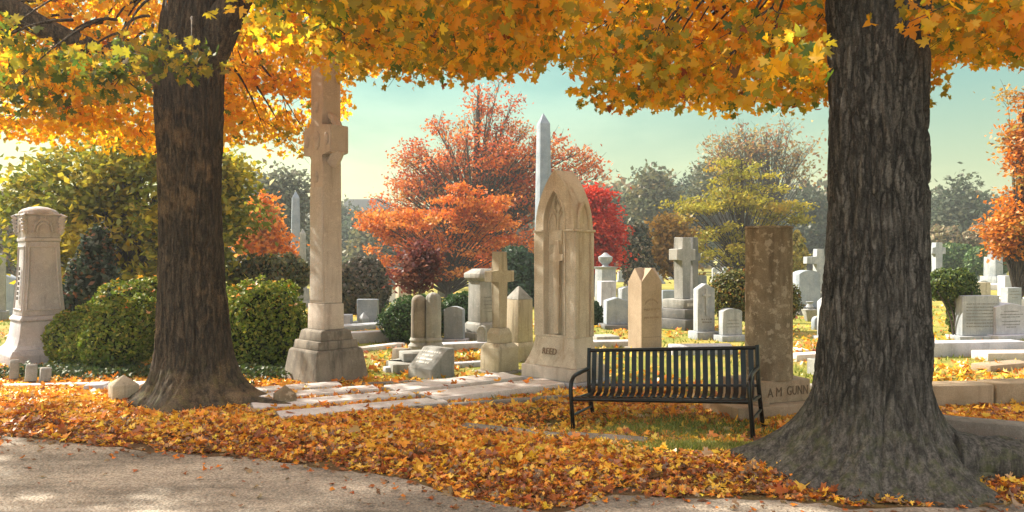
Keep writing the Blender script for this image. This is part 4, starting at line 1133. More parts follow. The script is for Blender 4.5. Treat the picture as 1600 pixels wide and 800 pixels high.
# ------------------------------------------------------------------ fallen leaves
def litter():
    g = np.random.default_rng(40)
    # deep leaf bank along the lane
    N = 150000
    x = g.uniform(-9, 6.5, N); t = g.beta(1.1, 1.5, N)
    y = yroad(x) - .12 + t * 4.3
    nn = np.array([noise.noise(Vector((a * .9, b * 1.1, 2.2))) for a, b in zip(x, y)])
    edge = np.array([noise.noise(Vector((a * 3.1, b * 3.1, 7.7))) for a, b in zip(x, y)])
    d = y - yroad(x)
    dens = np.clip(1.25 - np.clip(d - 1.3, 0, 9) * .33, .10, 1) + nn * .55
    keep = (g.random(N) < dens) & (d + edge * .2 > -.05)
    # dirt patch by the trunk and the grass under the bench show through
    moss = 1.3 * np.exp(-((x - 1.65) / .55) ** 2 - ((y - 6.24 - .12 * (x - 1.65)) / .15) ** 2)
    gr2 = np.exp(-((x - 1.5) / .7) ** 2 - ((y - 7.0) / .35) ** 2) * .7
    keep &= g.random(N) > np.clip(moss * 1.2, 0, 1)
    keep &= g.random(N) > gr2
    keep &= ~((np.hypot((x - RT[0]), (y - RT[1]) * 1.15) < .70))
    keep &= ~(np.hypot(x - LT[0], y - LT[1]) < .45)
    for px, py, an, L_, W_ in ((712, 606, 35, 1.75, .46), (772, 617, 33, 1.75, .46), (570, 645, 26, 1.75, .29), (525, 633, 26, 1.75, .29), (482, 622, 26, 1.6, .29), (440, 614, 26, 1.4, .29), (838, 607, 33, .9, .5)):
        cx, cy = G(px, py); a = R(an); u = (x - cx) * math.cos(a) + (y - cy) * math.sin(a); v = -(x - cx) * math.sin(a) + (y - cy) * math.cos(a)
        keep &= ~((np.abs(u) < L_ / 2) & (np.abs(v) < W_ / 2)) | (g.random(N) < .06)
    x, y, d, nn = x[keep], y[keep], d[keep], nn[keep]; n = len(x)
    pile = np.clip(.048 * np.clip(d / .35, 0.1, 1) * np.clip(1.5 - d * .35, .25, 1), .008, 1)
    pile *= 1 - .75 * np.exp(-((x - 1.5) / 1.1) ** 2 - ((y - 6.9) / .55) ** 2)
    z = gz(x, y) + .006 + g.random(n) * pile
    pos = np.stack([x, y, z], -1)
    nrm = g.normal(size=(n, 3)) * np.array([.38, .38, .25]) + np.array([0, 0, .85])
    w_or = np.clip(.5 - .2 * nn, .2, .8)
    tint = palette(n, [(.80, .30, .03), (.86, .47, .04), (.86, .58, .06), (.42, .13, .025), BROWN, (.55, .36, .16)], [.38, .28, .14, .09, .03, .08], g, .25)
    # drifts of one tone, and single large yellow leaves
    pn = np.array([noise.noise(Vector((a * 2.1, b * 2.6, 31.0))) + .6 * noise.noise(Vector((a * 6, b * 7, 3.0))) for a, b in zip(x, y)])
    k1 = (pn > .25) & (g.random(n) < .42); tint[k1] = palette(int(k1.sum()), [(.40, .12, .03), (.24, .09, .03), (.60, .20, .03)], [.4, .3, .3], g, .25)
    k2 = (pn < -.25) & (g.random(n) < .55); tint[k2] = palette(int(k2.sum()), [(.84, .52, .05), (.80, .40, .04)], [.6, .4], g, .2)
    # browner towards the trodden edge
    br = g.random(n) < np.clip(.55 - d * .55, 0, .5)
    tint[br] = palette(int(br.sum()), [RUST, BROWN, (.30, .16, .07)], [.4, .4, .2], g, .3)
    sz = g.uniform(.028, .062, n); big = g.random(n) < .025; sz[big] *= 1.7; pos[big, 2] += .02
    leaves('fallen_leaves', pos, nrm, sz, tint, MAPLE, 'litter', None, .55, 41)
    tag(bpy.data.objects['fallen_leaves'], 'deep bank of orange and brown fallen maple leaves along the lane', kind='stuff')
    # thinner leaves over the lawn behind
    N = 30000
    x = g.uniform(-18, 16, N); y = 8.2 + g.exponential(5.0, N)
    nn = np.array([noise.noise(Vector((a * .45, b * .45, 5.2))) for a, b in zip(x, y)])
    keep = (np.abs(x) < y * .8 + 1) & (g.random(N) < .42 + nn * 1.1) & (y < 34)
    x, y = x[keep], y[keep]; n = len(x)
    pos = np.stack([x, y, gz(x, y) + .015 + g.random(n) * .02], -1)
    nrm = g.normal(size=(n, 3)) * .45 + np.array([0, 0, .8])
    tint = palette(n, [ORANGE, GOLD, YELLOW, RUST, (.45, .32, .12)], [.22, .30, .25, .08, .15], g, .2)
    o = leaves('scattered_leaves', pos, nrm, g.uniform(.07, .13, n), tint, STAR, 'litter', None, .5, 42)
    tag(o, 'yellow and orange leaves scattered over the lawn between graves', kind='stuff')
    # a few single leaves blown onto the lane
    N = 900
    x = g.uniform(-6, 4, N); y = yroad(x) - g.exponential(.28, N)
    pos = np.stack([x, y, np.full(N, .022)], -1)
    o = leaves('lane_leaves', pos, g.normal(size=(N, 3)) * .25 + np.array([0, 0, 1]), g.uniform(.008, .05, N) ** 1.0 * np.where(g.random(N) < .12, 1.6, 1), palette(N, [ORANGE, RUST, BROWN, (.3, .2, .1)], [.2, .3, .4, .3], g), MAPLE, 'litter', None, .5, 43)
    tag(o, 'stray brown leaves and crumbs on the lane edge', kind='stuff')
    # leaves resting on slabs, plinths and bushes
    spots = []
    for px, py, h in ((712, 606, .12), (772, 617, .12), (570, 645, .06), (525, 633, .07), (482, 622, .07), (440, 614, .07)):
        cx, cy = G(px, py)
        for k in range(7):
            a = g.uniform(-.8, .8); q = g.uniform(-.19, .19); an = R(30)
            spots.append((cx + a * math.cos(an) - q * math.sin(an), cy + a * math.sin(an) + q * math.cos(an), h + .02))
    pos = np.array(spots); n = len(pos)
    o = leaves('slab_leaves', pos, g.normal(size=(n, 3)) * .3 + np.array([0, 0, 1]), g.uniform(.06, .11, n), palette(n, [ORANGE, GOLD, RUST], [.4, .3, .3], g), MAPLE, 'litter', None, .5, 44)
    tag(o, 'loose orange leaves lying on the pale grave slabs', kind='stuff')
litter()

def grass():
    g = np.random.default_rng(50)
    P_, T_, Sz = [], [], []
    N = 60000
    x = g.uniform(-14, 13, N); y = 5.4 + g.exponential(5.5, N)
    nn = np.array([noise.noise(Vector((a * .6, b * .6, 9.2))) for a, b in zip(x, y)])
    d = y - yroad(x)
    m = np.exp(-((x - 1.55) / .55) ** 2 - ((y - 6.28) / .16) ** 2) + np.exp(-((x - 1.4) / .8) ** 2 - ((y - 7.0) / .4) ** 2) * .6
    keep = ((y > 8.5) & (g.random(N) < .6 + nn)) | (g.random(N) < m * 1.5)
    keep &= (np.abs(x) < y * .75 + 1) & (y < 28) & (d > .3) & ~(np.hypot(x - RT[0], y - RT[1]) < .7)
    x, y = x[keep], y[keep]
    n2 = 7000
    x = np.concatenate([x, g.normal(1.65, .42, n2), g.normal(1.4, .6, n2)]); y = np.concatenate([y, g.normal(6.25, .085, n2), g.normal(7.0, .3, n2)])
    n = len(x); h = g.uniform(.03, .075, n); a = g.uniform(0, 6.28, n); w = .006 * (1 + y * .12)
    z = gz(x, y)
    lean = g.normal(0, .5, (n, 2)) * h[:, None]
    A = np.stack([x - np.cos(a) * w, y - np.sin(a) * w, z], -1); B = np.stack([x + np.cos(a) * w, y + np.sin(a) * w, z], -1)
    C = np.stack([x + lean[:, 0], y + lean[:, 1], z + h], -1)
    V = np.stack([A, B, C], 1).reshape(-1, 3)
    tint = palette(n, [(.17, .23, .035), (.28, .29, .05), (.42, .36, .10)], [.4, .4, .2], g, .2)
    me = np_mesh('grass', V, np.arange(n * 3), np.full(n, 3), np.repeat(tint, 3, 0))
    tag(link_mesh('grass', me, 'needle', smooth=0), 'short yellowing grass between the graves and under the bench', kind='stuff')
grass()

# ------------------------------------------------------------------ bushes
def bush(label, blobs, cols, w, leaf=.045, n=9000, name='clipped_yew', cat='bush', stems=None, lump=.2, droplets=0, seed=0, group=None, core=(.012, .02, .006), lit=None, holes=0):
    """blobs: world (x, y, z, rx, ry, rz); the foliage is small leaf faces through the outer shell over a dark twiggy core"""
    g = np.random.default_rng(100 + seed)
    cx = np.mean([b[0] for b in blobs]); cy = np.mean([b[1] for b in blobs])
    t = empty(name, label, cat, (cx, cy, 0), 0, group)
    P_, N_, C_ = [], [], []
    vol = np.array([b[3] * b[5] for b in blobs]); vol = vol / vol.sum()
    cb = bmesh.new()
    for b, f in zip(blobs, vol):
        k = int(n * f); q = randn(k, g)
        l1 = np.array([noise.noise(Vector((a * 2.6 + b[0], c * 2.6, e * 2.6 + seed))) + .5 * noise.noise(Vector((a * 6, c * 6 + seed, e * 6))) for a, c, e in q])
        rad = 1 + lump * l1 - g.random(k) ** 2 * .22
        if holes:
            hk = np.array([noise.noise(Vector((a * 3.3 + seed, c * 3.3, e * 3.3))) for a, c, e in q]); keep = hk < .35 - holes * .3
        else: keep = np.ones(k, bool)
        p = np.array([b[0] - cx, b[1] - cy, b[2]]) + q * rad[:, None] * np.array([b[3], b[4], b[5]])
        keep &= p[:, 2] > .01
        P_.append(p[keep]); N_.append((q + g.normal(size=(k, 3)) * .75)[keep]); C_.append(palette(k, cols, w, g, .25)[keep])
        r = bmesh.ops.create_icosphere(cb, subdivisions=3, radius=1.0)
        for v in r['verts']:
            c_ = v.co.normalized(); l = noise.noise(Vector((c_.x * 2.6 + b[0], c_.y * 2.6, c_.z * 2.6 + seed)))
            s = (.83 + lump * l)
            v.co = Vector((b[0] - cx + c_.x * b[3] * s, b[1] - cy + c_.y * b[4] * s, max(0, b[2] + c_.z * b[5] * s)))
    p = np.concatenate(P_); k = len(p)
    leaves('foliage', p, np.concatenate(N_), g.uniform(leaf * .7, leaf * 1.3, k), np.concatenate(C_), RHOMB, 'needle', t, .3, seed)
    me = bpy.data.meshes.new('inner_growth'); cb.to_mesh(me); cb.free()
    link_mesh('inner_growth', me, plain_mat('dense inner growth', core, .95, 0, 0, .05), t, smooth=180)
    if droplets:
        top = p[(p[:, 2] > np.percentile(p[:, 2], 72))]; s = top[g.choice(len(top), droplets)] + np.array([0, 0, .02])
        o = leaves('fallen_leaf_cover', s, g.normal(size=(droplets, 3)) * .4 + np.array([0, 0, 1]), g.uniform(.06, .11, droplets), palette(droplets, [GOLD, (.65, .42, .18), ORANGE], [.4, .4, .2], g), STAR, 'litter', t, .4, seed)
        o['kind'] = 'stuff'
    if stems:
        tubes_mesh('stems', [(bez((s[0] - cx, s[1] - cy, 0), (s[0] - cx, s[1] - cy, s[4] * .5), (s[2] - cx, s[3] - cy, s[4]), 8), np.linspace(s[5], s[5] * .5, 8)) for s in stems], 'twig', t)
    return t

YEW = [(.10, .155, .013), (.165, .235, .02), (.31, .32, .045)]
YW = [.34, .4, .26]
def pxb(px, pyc, Y, rxp, rzp, ry=None):
    x, y, z = P(px, pyc, Y); return (x, y, z, rxp * Y / F, ry or rxp * Y / F * .9, rzp * Y / F)
bush('rounded yew bush, smallest of the clump left of left trunk', [pxb(110, 532, 11.2, 36, 46), pxb(142, 508, 11.3, 32, 34), pxb(128, 548, 10.9, 30, 32)], YEW, YW, .05, 9000, droplets=14, seed=1, group='yew bushes around the left trunk')
bush('large rounded yew bush directly left of left trunk', [pxb(186, 524, 10.8, 56, 54), pxb(158, 540, 10.7, 34, 40), pxb(222, 510, 10.9, 36, 48)], YEW, YW, .05, 13000, droplets=26, seed=2, group='yew bushes around the left trunk')
bush('taller yew bush behind the two rounded ones, leaves on top', [pxb(205, 484, 12.0, 56, 46), pxb(240, 468, 12.2, 40, 36), pxb(165, 494, 12.0, 34, 30)], YEW, YW, .05, 11000, droplets=70, seed=3, group='yew bushes around the left trunk')
bush('broad dark yew bush between left trunk and ringed cross', [pxb(415, 515, 11.2, 66, 78), pxb(375, 520, 11.3, 45, 72)], YEW, YW, .05, 17000, droplets=90, seed=4, group='yew bushes around the left trunk')
bush('dense clipped yew ball behind the twin columns', [pxb(640, 504, 14.2, 46, 40), pxb(668, 500, 14.6, 34, 40)], [(.02, .06, .014), (.035, .09, .02), (.07, .13, .03)], YW, .05, 9000, seed=5)
bush('small clipped yew behind the flat topped headstone', [pxb(718, 492, 16.5, 30, 36)], [(.02, .06, .014), (.035, .09, .02)], [.5, .5], .05, 4000, seed=6)
bush('round greyish brown bush right of the ringed cross shaft', [pxb(566, 450, 21, 44, 50)], [(.06, .06, .04), (.11, .09, .06), (.16, .12, .09)], [.5, .35, .15], .11, 5000, name='round_bush', seed=7, lump=.1)
bush('dark green round conifer behind the tan cross', [pxb(806, 428, 24, 38, 44), pxb(806, 460, 24, 34, 38)], [(.02, .05, .025), (.03, .07, .03)], [.6, .4], .12, 5000, name='conifer_bush', seed=8)
bush('dark small bush hugging the right side of gothic monument', [pxb(929, 496, 17.5, 13, 24)], [(.02, .05, .015), (.035, .08, .02)], [.6, .4], .06, 2000, name='round_bush', seed=9)
bx = P(1180, 470, 16)[0]
bush('leaning olive bush with browned lower side behind brown column', [pxb(1147, 452, 16, 36, 32), pxb(1180, 468, 16.2, 44, 40), pxb(1222, 470, 16.3, 30, 34), pxb(1132, 476, 15.9, 18, 22)], [(.06, .075, .015), (.12, .125, .025), (.22, .19, .04), (.25, .12, .03)], [.4, .35, .17, .08], .055, 11000, name='leaning_bush', seed=10, lump=.22, stems=[(bx - .1, 16, bx - .4, 16, .8, .05), (bx, 16.05, bx + .3, 16.1, .8, .05)], core=(.03, .028, .01))
bx = P(1488, 470, 15)[0]
bush('clipped bush with bare brown stems right of the big trunk', [pxb(1478, 446, 15, 32, 26), pxb(1502, 462, 15.1, 24, 42), pxb(1500, 500, 15.2, 18, 26)], [(.04, .075, .015), (.075, .12, .02), (.15, .18, .03)], [.4, .4, .2], .05, 11000, name='clipped_bush', seed=11, lump=.2, stems=[(bx - .1 + .06 * k, 14.8, bx - .45 + .14 * k, 14.75, .95, .022) for k in range(6)])
HED = [(.035, .085, .02), (.06, .12, .025), (.11, .17, .04)]
bush('clipped far hedge, left of the pair at right', [pxb(1486, 406, 46, 24, 26), pxb(1506, 408, 46, 22, 26), pxb(1462, 410, 46, 22, 24)], HED, YW, .22, 5000, name='hedge', cat='hedge', seed=12, lump=.08)
bush('rounded far hedge beside the small white obelisk', [pxb(1532, 408, 43, 22, 22), pxb(1556, 406, 45, 22, 24)], HED, YW, .22, 4500, name='hedge', cat='hedge', seed=13, lump=.08)
bush('glossy dark holly bush behind the clump of yews', [pxb(146, 440, 13.5, 40, 45), pxb(152, 395, 13.5, 26, 38), pxb(110, 470, 13.5, 26, 30)], [(.02, .04, .02), (.05, .07, .05), (.10, .12, .10), (.16, .07, .03)], [.5, .25, .12, .13], .09, 4200, name='holly_bush', seed=14, lump=.35, core=(.012, .018, .012), holes=.5)
bush('olive shrub mass between left trunk and ringed cross', [pxb(405, 428, 18, 50, 30), pxb(450, 430, 18.5, 34, 32)], [(.07, .08, .03), (.12, .12, .04), (.20, .12, .03)], [.5, .35, .15], .09, 6000, name='loose_shrub', seed=15, lump=.25)
bush('dull brown shrub mass at the far left edge', [pxb(10, 380, 34, 40, 70), pxb(-30, 420, 33, 50, 50)], [(.13, .12, .08), (.18, .15, .09), (.22, .13, .05)], [.5, .3, .2], .2, 5000, name='loose_shrub', seed=16, lump=.3, core=(.05, .045, .03))
bush('speckled magnolia shrub right of the red maple', [pxb(992, 392, 34, 24, 42), pxb(1000, 425, 34, 26, 30)], [(.05, .07, .05), (.20, .18, .12), (.36, .30, .2), (.10, .08, .04)], [.45, .25, .15, .15], .17, 4200, name='magnolia_shrub', seed=17, lump=.28, core=(.03, .035, .025))
bush('beige seed headed shrub right behind the big trunk', [pxb(1474, 382, 52, 28, 28)], [(.30, .24, .14), (.22, .18, .1), (.12, .12, .06)], [.4, .4, .2], .25, 3000, name='loose_shrub', seed=18, lump=.3, core=(.09, .08, .04))
bush('beige seed headed shrub behind the small obelisk', [pxb(1540, 378, 52, 34, 28)], [(.30, .22, .13), (.22, .17, .1), (.12, .12, .06)], [.4, .4, .2], .25, 3200, name='loose_shrub', seed=19, lump=.3, core=(.09, .08, .04))
bush('yellow shrub beside the far cross and brown column', [pxb(1243, 398, 30, 16, 30)], [(.40, .32, .05), (.25, .22, .05)], [.6, .4], .14, 1800, name='loose_shrub', seed=20, lump=.35, core=(.09, .08, .02))
# ivy under the yews
def ivy():
    g = np.random.default_rng(60); n = 2600
    x = g.uniform(-7, -2.9, n); y = g.normal(10.1, .22, n) + (-(x + 5) * .0)
    pos = np.stack([x, y, g.random(n) * .14], -1)
    o = leaves('ivy', pos, g.normal(size=(n, 3)) * .5 + np.array([0, -.3, .7]), g.uniform(.04, .08, n), palette(n, [(.03, .06, .015), (.06, .09, .02)], [.6, .4], g), STAR, 'needle', None, .3, 61)
    tag(o, 'dark low ivy growing under the yew bushes', kind='stuff')
ivy()
# spiky plant
def spiky():
    x, y = G(102, 560); g = random.Random(6)
    paths = []
    for k in range(34):
        a = g.uniform(0, 6.28); r = g.uniform(.2, .5)
        paths.append((bez((0, 0, .45), (r * .4 * math.cos(a), r * .4 * math.sin(a), .45 + .4), (r * math.cos(a), r * math.sin(a), g.uniform(.75, 1.2)), 6), np.array([.016, .018, .016, .012, .007, .002])))
    t = empty('spiky_plant', 'spiky strap leaved plant between grey monument and yews', 'plant', (x, y + 1.6, 0))
    me_m = plain_mat('strap leaf', (.07, .10, .06), .5)
    tubes_mesh('leaves', paths, me_m, t, 4)
    MB().lathe([(.09, 0), (.07, .3), (.08, .5)], 10).build('stem', 'twig', t)
spiky()

# ------------------------------------------------------------------ background trees
def tree(label, px, Y, blobs, cols, w, n, leaf, trunk_r=.2, name='tree', tips=60, sigma=.5, seed=0, twigs=0, group=None, base_px=None, barkm='twig', trunk_top=.55, lean=0, flat=.6, spine=0):
    """blobs in photograph pixels at depth Y: (px, py, rx, rz, depth radius factor)"""
    g = np.random.default_rng(300 + seed)
    x0 = P(base_px if base_px is not None else px, 400, Y)[0]
    t = empty(name, label, 'tree', (x0, Y, 0), 0, group)
    B = []
    for b in blobs:
        x, y, z = P(b[0], b[1], Y); B.append((x - x0, 0, z, b[2] * Y / F, b[2] * Y / F * .85, b[3] * Y / F, b[4] if len(b) > 4 else 1))
    B = np.array(B); wt = B[:, 3] * B[:, 5] * B[:, 6]; wt = wt / wt.sum()
    ztop = (B[:, 2] + B[:, 5] * .5).max(); zmin = (B[:, 2] - B[:, 5]).min(); xc = (B[:, 0] * wt).sum()
    zt = ztop * trunk_top + (1 - trunk_top) * max(zmin, .3)
    tr = bez((0, 0, -.1), (lean, 0, zt * .5), (xc * .5, 0, ztop), 14)
    paths = [(tr, trunk_r * np.linspace(1, .12, 14) ** .8)]
    ch = g.choice(len(B), tips, p=wt); q = randn(tips, g) * (g.random((tips, 1)) ** .4)
    tip = B[ch, :3] + q * B[ch, 3:6] * .92
    tip[:, 2] = np.maximum(tip[:, 2], .25)
    for e in tip:
        f = np.clip((e[2] * .55 - zmin * .0) / max(ztop, .1), .12, .85) * g.uniform(.75, 1.0)
        s = tr[int(f * 13)]
        mid = s * .45 + e * .55 + np.array([0, 0, .12 * np.linalg.norm(e - s)])
        r0 = trunk_r * .28 * (1 - f * .6)
        paths.append((bez(s, mid, e, 9), np.linspace(r0, r0 * .12, 9)))
        for k in range(twigs):
            d = randn(1, g)[0] * sigma * g.uniform(.6, 1.6); d[2] = abs(d[2]) * .9
            u = g.uniform(.55, 1.0); s2 = s * (1 - u) ** 2 + 2 * mid * u * (1 - u) + e * u * u
            paths.append((bez(s2, s2 + d * .5 + (e - s) * .05, s2 + d + (e - s) * .08, 5), np.linspace(r0 * .16 + .004, r0 * .05 + .002, 5)))
    tubes_mesh('trunk', paths, barkm, t, 5)
    if n:
        per = g.choice(tips, n)
        p = tip[per] + g.normal(size=(n, 3)) * sigma * np.array([1, 1, flat])
        p = p[p[:, 2] > .15]; n = len(p)
        # each twig cluster keeps its own tone
        tone = palette(tips, cols, w, g, .12)
        tn = tone[per[:n]] * .55 + palette(n, cols, w, g, .2) * .45
        nn = g.normal(size=(n, 3)); nn[:, 2] = np.abs(nn[:, 2]) + .3
        leaves('crown', p, nn, g.uniform(leaf * .7, leaf * 1.3, n), np.clip(tn, 0, .9), RHOMB, 'farleaf', t, .3, seed)
    return t

OLV = [(.14, .17, .02), (.24, .24, .03), (.48, .38, .03), (.60, .44, .03)]
tree('broad olive and yellow leaved tree behind the left trunk', 200, 17, [(130, 330, 120, 90), (280, 330, 120, 110), (345, 330, 42, 90), (200, 400, 150, 70), (310, 410, 70, 60), (60, 300, 55, 50), (190, 240, 120, 50)], OLV, [.42, .3, .18, .1], 22000, .15, .26, 'broadleaf_tree', 170, .30, 1)
tree('small glowing orange tree left of the ringed cross', 408, 25, [(408, 350, 20, 45), (402, 390, 24, 30), (442, 395, 18, 28)], [ORANGE, (.75, .28, .05), (.6, .3, .08)], [.5, .3, .2], 4500, .16, .08, 'orange_tree', 50, .22, 2)
tree('grey green tree with wispy top left of ringed cross', 432, 44, [(430, 330, 45, 60), (410, 300, 28, 32), (460, 300, 24, 36), (440, 390, 50, 50)], [(.10, .12, .08), (.15, .16, .10), (.12, .10, .07)], [.5, .3, .2], 5500, .3, .25, 'grey_green_tree', 80, .6, 3, twigs=3)
tree('tall bare topped tree with dark red leaves in the middle', 742, 38, [(745, 250, 130, 60), (660, 265, 60, 45), (840, 250, 90, 55), (700, 310, 110, 40), (820, 310, 90, 40), (905, 260, 45, 40), (750, 200, 90, 50, .5), (600, 280, 30, 30, .4), (765, 150, 70, 36, .35), (640, 330, 70, 40, .8), (690, 360, 110, 45, .8), (810, 370, 90, 50, .8)], [(.38, .05, .016), (.52, .105, .016), (.62, .21, .03), (.40, .28, .08)], [.3, .34, .28, .08], 20000, .15, .34, 'red_tree', 330, .36, 4, twigs=8, trunk_top=.9)
tree('low spreading orange japanese maple before the red tree', 700, 29, [(660, 335, 70, 26), (640, 350, 80, 32), (610, 360, 60, 30), (760, 330, 60, 40), (715, 312, 50, 30, .7), (585, 372, 34, 22), (720, 350, 70, 40), (690, 400, 90, 40), (640, 420, 60, 25), (790, 360, 45, 50), (760, 410, 60, 35), (580, 345, 30, 14)], [(.56, .13, .015), (.62, .22, .03), (.44, .08, .02), (.64, .30, .06)], [.4, .3, .15, .15], 13000, .13, .16, 'orange_maple', 190, .22, 5, flat=.40, twigs=2)
tree('vivid crimson maple just right of the gothic monument', 930, 30, [(930, 345, 38, 45), (945, 390, 30, 45), (915, 390, 30, 50), (925, 315, 30, 24)], [(.50, .03, .02), (.62, .07, .02), (.40, .02, .02)], [.45, .3, .25], 9000, .15, .12, 'red_maple', 70, .28, 6)
tree('young purple leaved tree with pale trunk behind twin columns', 656, 18, [(656, 400, 24, 30), (650, 430, 30, 26), (672, 420, 18, 22)], [(.10, .025, .03), (.16, .04, .03), (.20, .08, .04)], [.5, .3, .2], 2000, .11, .035, 'purple_tree', 40, .16, 7, barkm='palebark')
tree('airy yellow green tree above the brown column', 1160, 32, [(1160, 300, 70, 40), (1110, 320, 60, 30), (1220, 330, 55, 28), (1130, 380, 75, 40), (1190, 390, 70, 40), (1060, 330, 25, 20), (1150, 260, 50, 20, .5), (1248, 350, 22, 18)], [(.30, .27, .03), (.42, .36, .04), (.20, .20, .03), (.45, .28, .04)], [.4, .3, .2, .1], 9000, .14, .16, 'yellow_tree', 170, .22, 8, twigs=2, flat=.4)
tree('ochre shrubby tree behind the grey latin cross', 1058, 36, [(1062, 365, 34, 36), (1052, 405, 34, 30)], [(.42, .24, .04), (.32, .18, .03), (.22, .16, .04)], [.4, .4, .2], 5200, .2, .1, 'ochre_tree', 60, .35, 9)
tree('bare branching tree above the brown column', 1205, 54, [(1215, 230, 65, 42), (1160, 230, 50, 36), (1250, 255, 30, 30), (1130, 240, 40, 30)], [(.30, .12, .05), (.3, .25, .08)], [.5, .5], 1700, .25, .26, 'bare_tree', 120, .75, 10, twigs=10, trunk_top=.8)
tree('orange and rust tree at the right edge', 1600, 21, [(1600, 340, 42, 55), (1575, 370, 26, 40), (1612, 270, 40, 50), (1640, 340, 50, 80), (1600, 215, 34, 50, .5), (1590, 150, 24, 30, .3)], [ORANGE, (.55, .2, .03), (.30, .10, .03), (.36, .28, .06)], [.4, .25, .2, .15], 14000, .11, .10, 'orange_tree', 130, .22, 11, base_px=1588, twigs=3)
# trees of the far wood behind the graves, each on its own
FARC = [[(.055, .075, .045), (.08, .10, .06), (.11, .115, .07)], [(.08, .095, .05), (.12, .12, .06), (.17, .13, .05)], [(.06, .085, .055), (.07, .095, .07), (.09, .11, .08)], [(.16, .12, .06), (.12, .12, .07), (.20, .12, .05)]]
far = [(955, 70, 345, 40, 55, 0, 'grey green round tree behind the crimson maple'), (1020, 78, 320, 42, 70, 2, 'tall narrow dark tree left of the ochre tree'), (1018, 66, 300, 24, 46, 1, 'slim tree with thin lit top above dark wood'), (1085, 74, 320, 46, 62, 2, 'dark tree behind the yellow tree, left side'), (1130, 70, 275, 44, 40, 1, 'high thin crowned tree behind the yellow tree'),
       (1140, 82, 335, 50, 60, 0, 'dull green tree behind the brown column'), (1205, 76, 335, 46, 55, 2, 'dark grey tree behind the far cross'), (1265, 72, 345, 44, 58, 0, 'grey green tree left of the big trunk'), (1300, 80, 330, 40, 50, 3, 'rusty topped tree hidden by the big trunk'),
       (1505, 66, 330, 56, 62, 0, 'large round dark green tree right of the big trunk'), (1450, 74, 345, 40, 50, 2, 'dark tree just behind the right trunk edge'), (1580, 78, 350, 50, 46, 1, 'dull tree behind the orange tree at right'),
       (560, 70, 365, 30, 36, 2, 'grey tree right of the ringed cross shaft'), (590, 62, 375, 36, 34, 1, 'hazy low tree before the grey building'), (525, 76, 350, 30, 40, 0, 'grey green tree behind the ringed cross shaft'), (380, 72, 320, 40, 60, 1, 'faint green tree beyond the orange tree'), (640, 80, 375, 40, 36, 3, 'dull orange far tree behind the japanese maple'), (880, 74, 365, 40, 40, 1, 'dull green tree behind the gothic monument'), (40, 64, 350, 60, 80, 3, 'pale brown far tree behind grey monument'), (800, 78, 370, 50, 40, 0, 'grey green tree behind the tan cross')]
for i, (px, Y, pyc, rx, rz, c, lab) in enumerate(far):
    k = rz
    tree(lab, px, Y, [(px, pyc, rx, rz * .7), (px - rx * .35, pyc + rz * .55, rx * .9, rz * .6), (px + rx * .4, pyc + rz * .5, rx * .9, rz * .6), (px + rx * .1, pyc - rz * .4, rx * .6, rz * .5)], FARC[c], [.45, .35, .2], 3600, .42, .3, 'far_tree', 70, .75, 20 + i, twigs=2, group='trees of the far wood')
def woods():
    g = np.random.default_rng(77); n = 34000
    a = g.uniform(-1.0, 1.0, n); Y = g.uniform(95, 125, n); x = a * Y * .95
    top = np.interp(x, [-80, -30, -8, 8, 40, 60, 80], [9, 8, 7, 11.5, 12, 9.5, 9]) + 2.5 * np.array([noise.noise(Vector((v * .06, 3.1, 0))) + .6 * noise.noise(Vector((v * .25, 1.1, 0))) for v in x])
    z = g.random(n) ** .8 * top
    tone = np.array([noise.noise(Vector((v * .11, 8.1, w * .2))) for v, w in zip(x, z)])
    tint = palette(n, [(.08, .09, .055), (.11, .11, .06), (.15, .10, .05)], [.5, .3, .2], g, .2)
    tint[tone > .2] = palette(int((tone > .2).sum()), [(.18, .12, .05), (.13, .12, .05)], [.5, .5], g, .2)
    o = leaves('distant_woods', np.stack([x, Y, z], -1), g.normal(size=(n, 3)) + np.array([0, -.4, .3]), g.uniform(.7, 1.3, n), tint, RHOMB, 'farleaf', None, .3, 78)
    tag(o, 'far wood closing the view beyond the cemetery', kind='stuff')
woods()

# ------------------------------------------------------------------ far buildings and bits
x, y, zt = P(575, 314, 88)
t = empty('far_building', 'grey flat roofed building far behind, right of ringed cross', 'building', (x, y, 0), 0)
MB().box(0, 0, 0, 4.4, 6, zt, .05).build('tower_wall', 'wallpaint', t)
MB().box(7.0, 1.5, 0, 9.5, 6, zt - .9, .05).build('wing_wall', 'wallpaint', t)
b = MB()
for i in range(3):
    for k in range(5):
        b.box(3.6 + k * 1.7, -1.52, 1.2 + i * 1.9, .9, .1, 1.1, 0)
b.build('window', 'roof', t)
x, y = G(610, 470)
t = empty('low_shelter', 'low far shelter with blue grey sloping roof', 'shelter', (x, y, 0), -8)
MB().box(0, 0, 0, 1.2, 1.4, .55, .02).build('wall', 'whitepaint', t)
b = MB(); b.prism([(-.9, .552), (.9, .552), (.75, .75), (-.35, .95)], -.9, .9, .01); b.build('roof', 'roof', t)
x, y = G(629, 486)
t = empty('gate_pillar', 'brown square pillar behind the clipped yew ball', 'pillar', (x, y, 0), 25)
MB().stack([(.34, .34, 0), (.34, .34, .95)]).build('shaft', 'tanstone', t)
MB().stack([(.42, .42, .952), (.44, .44, 1.02), (.2, .2, 1.14)]).build('cap', 'lichen', t)
x, y = G(1588, 490)
t = empty('folded_umbrella', 'folded green cloth umbrella on pale pole at right', 'umbrella', (x, y, 0))
MB().tube([(0, 0, 0), (0, 0, 1.35)], .02, 8).build('pole', 'whitepaint', t)
MB().lathe([(.16, .42), (.13, .5), (.06, .66), (.02, .76)], 14).build('cloth', 'flag', t)

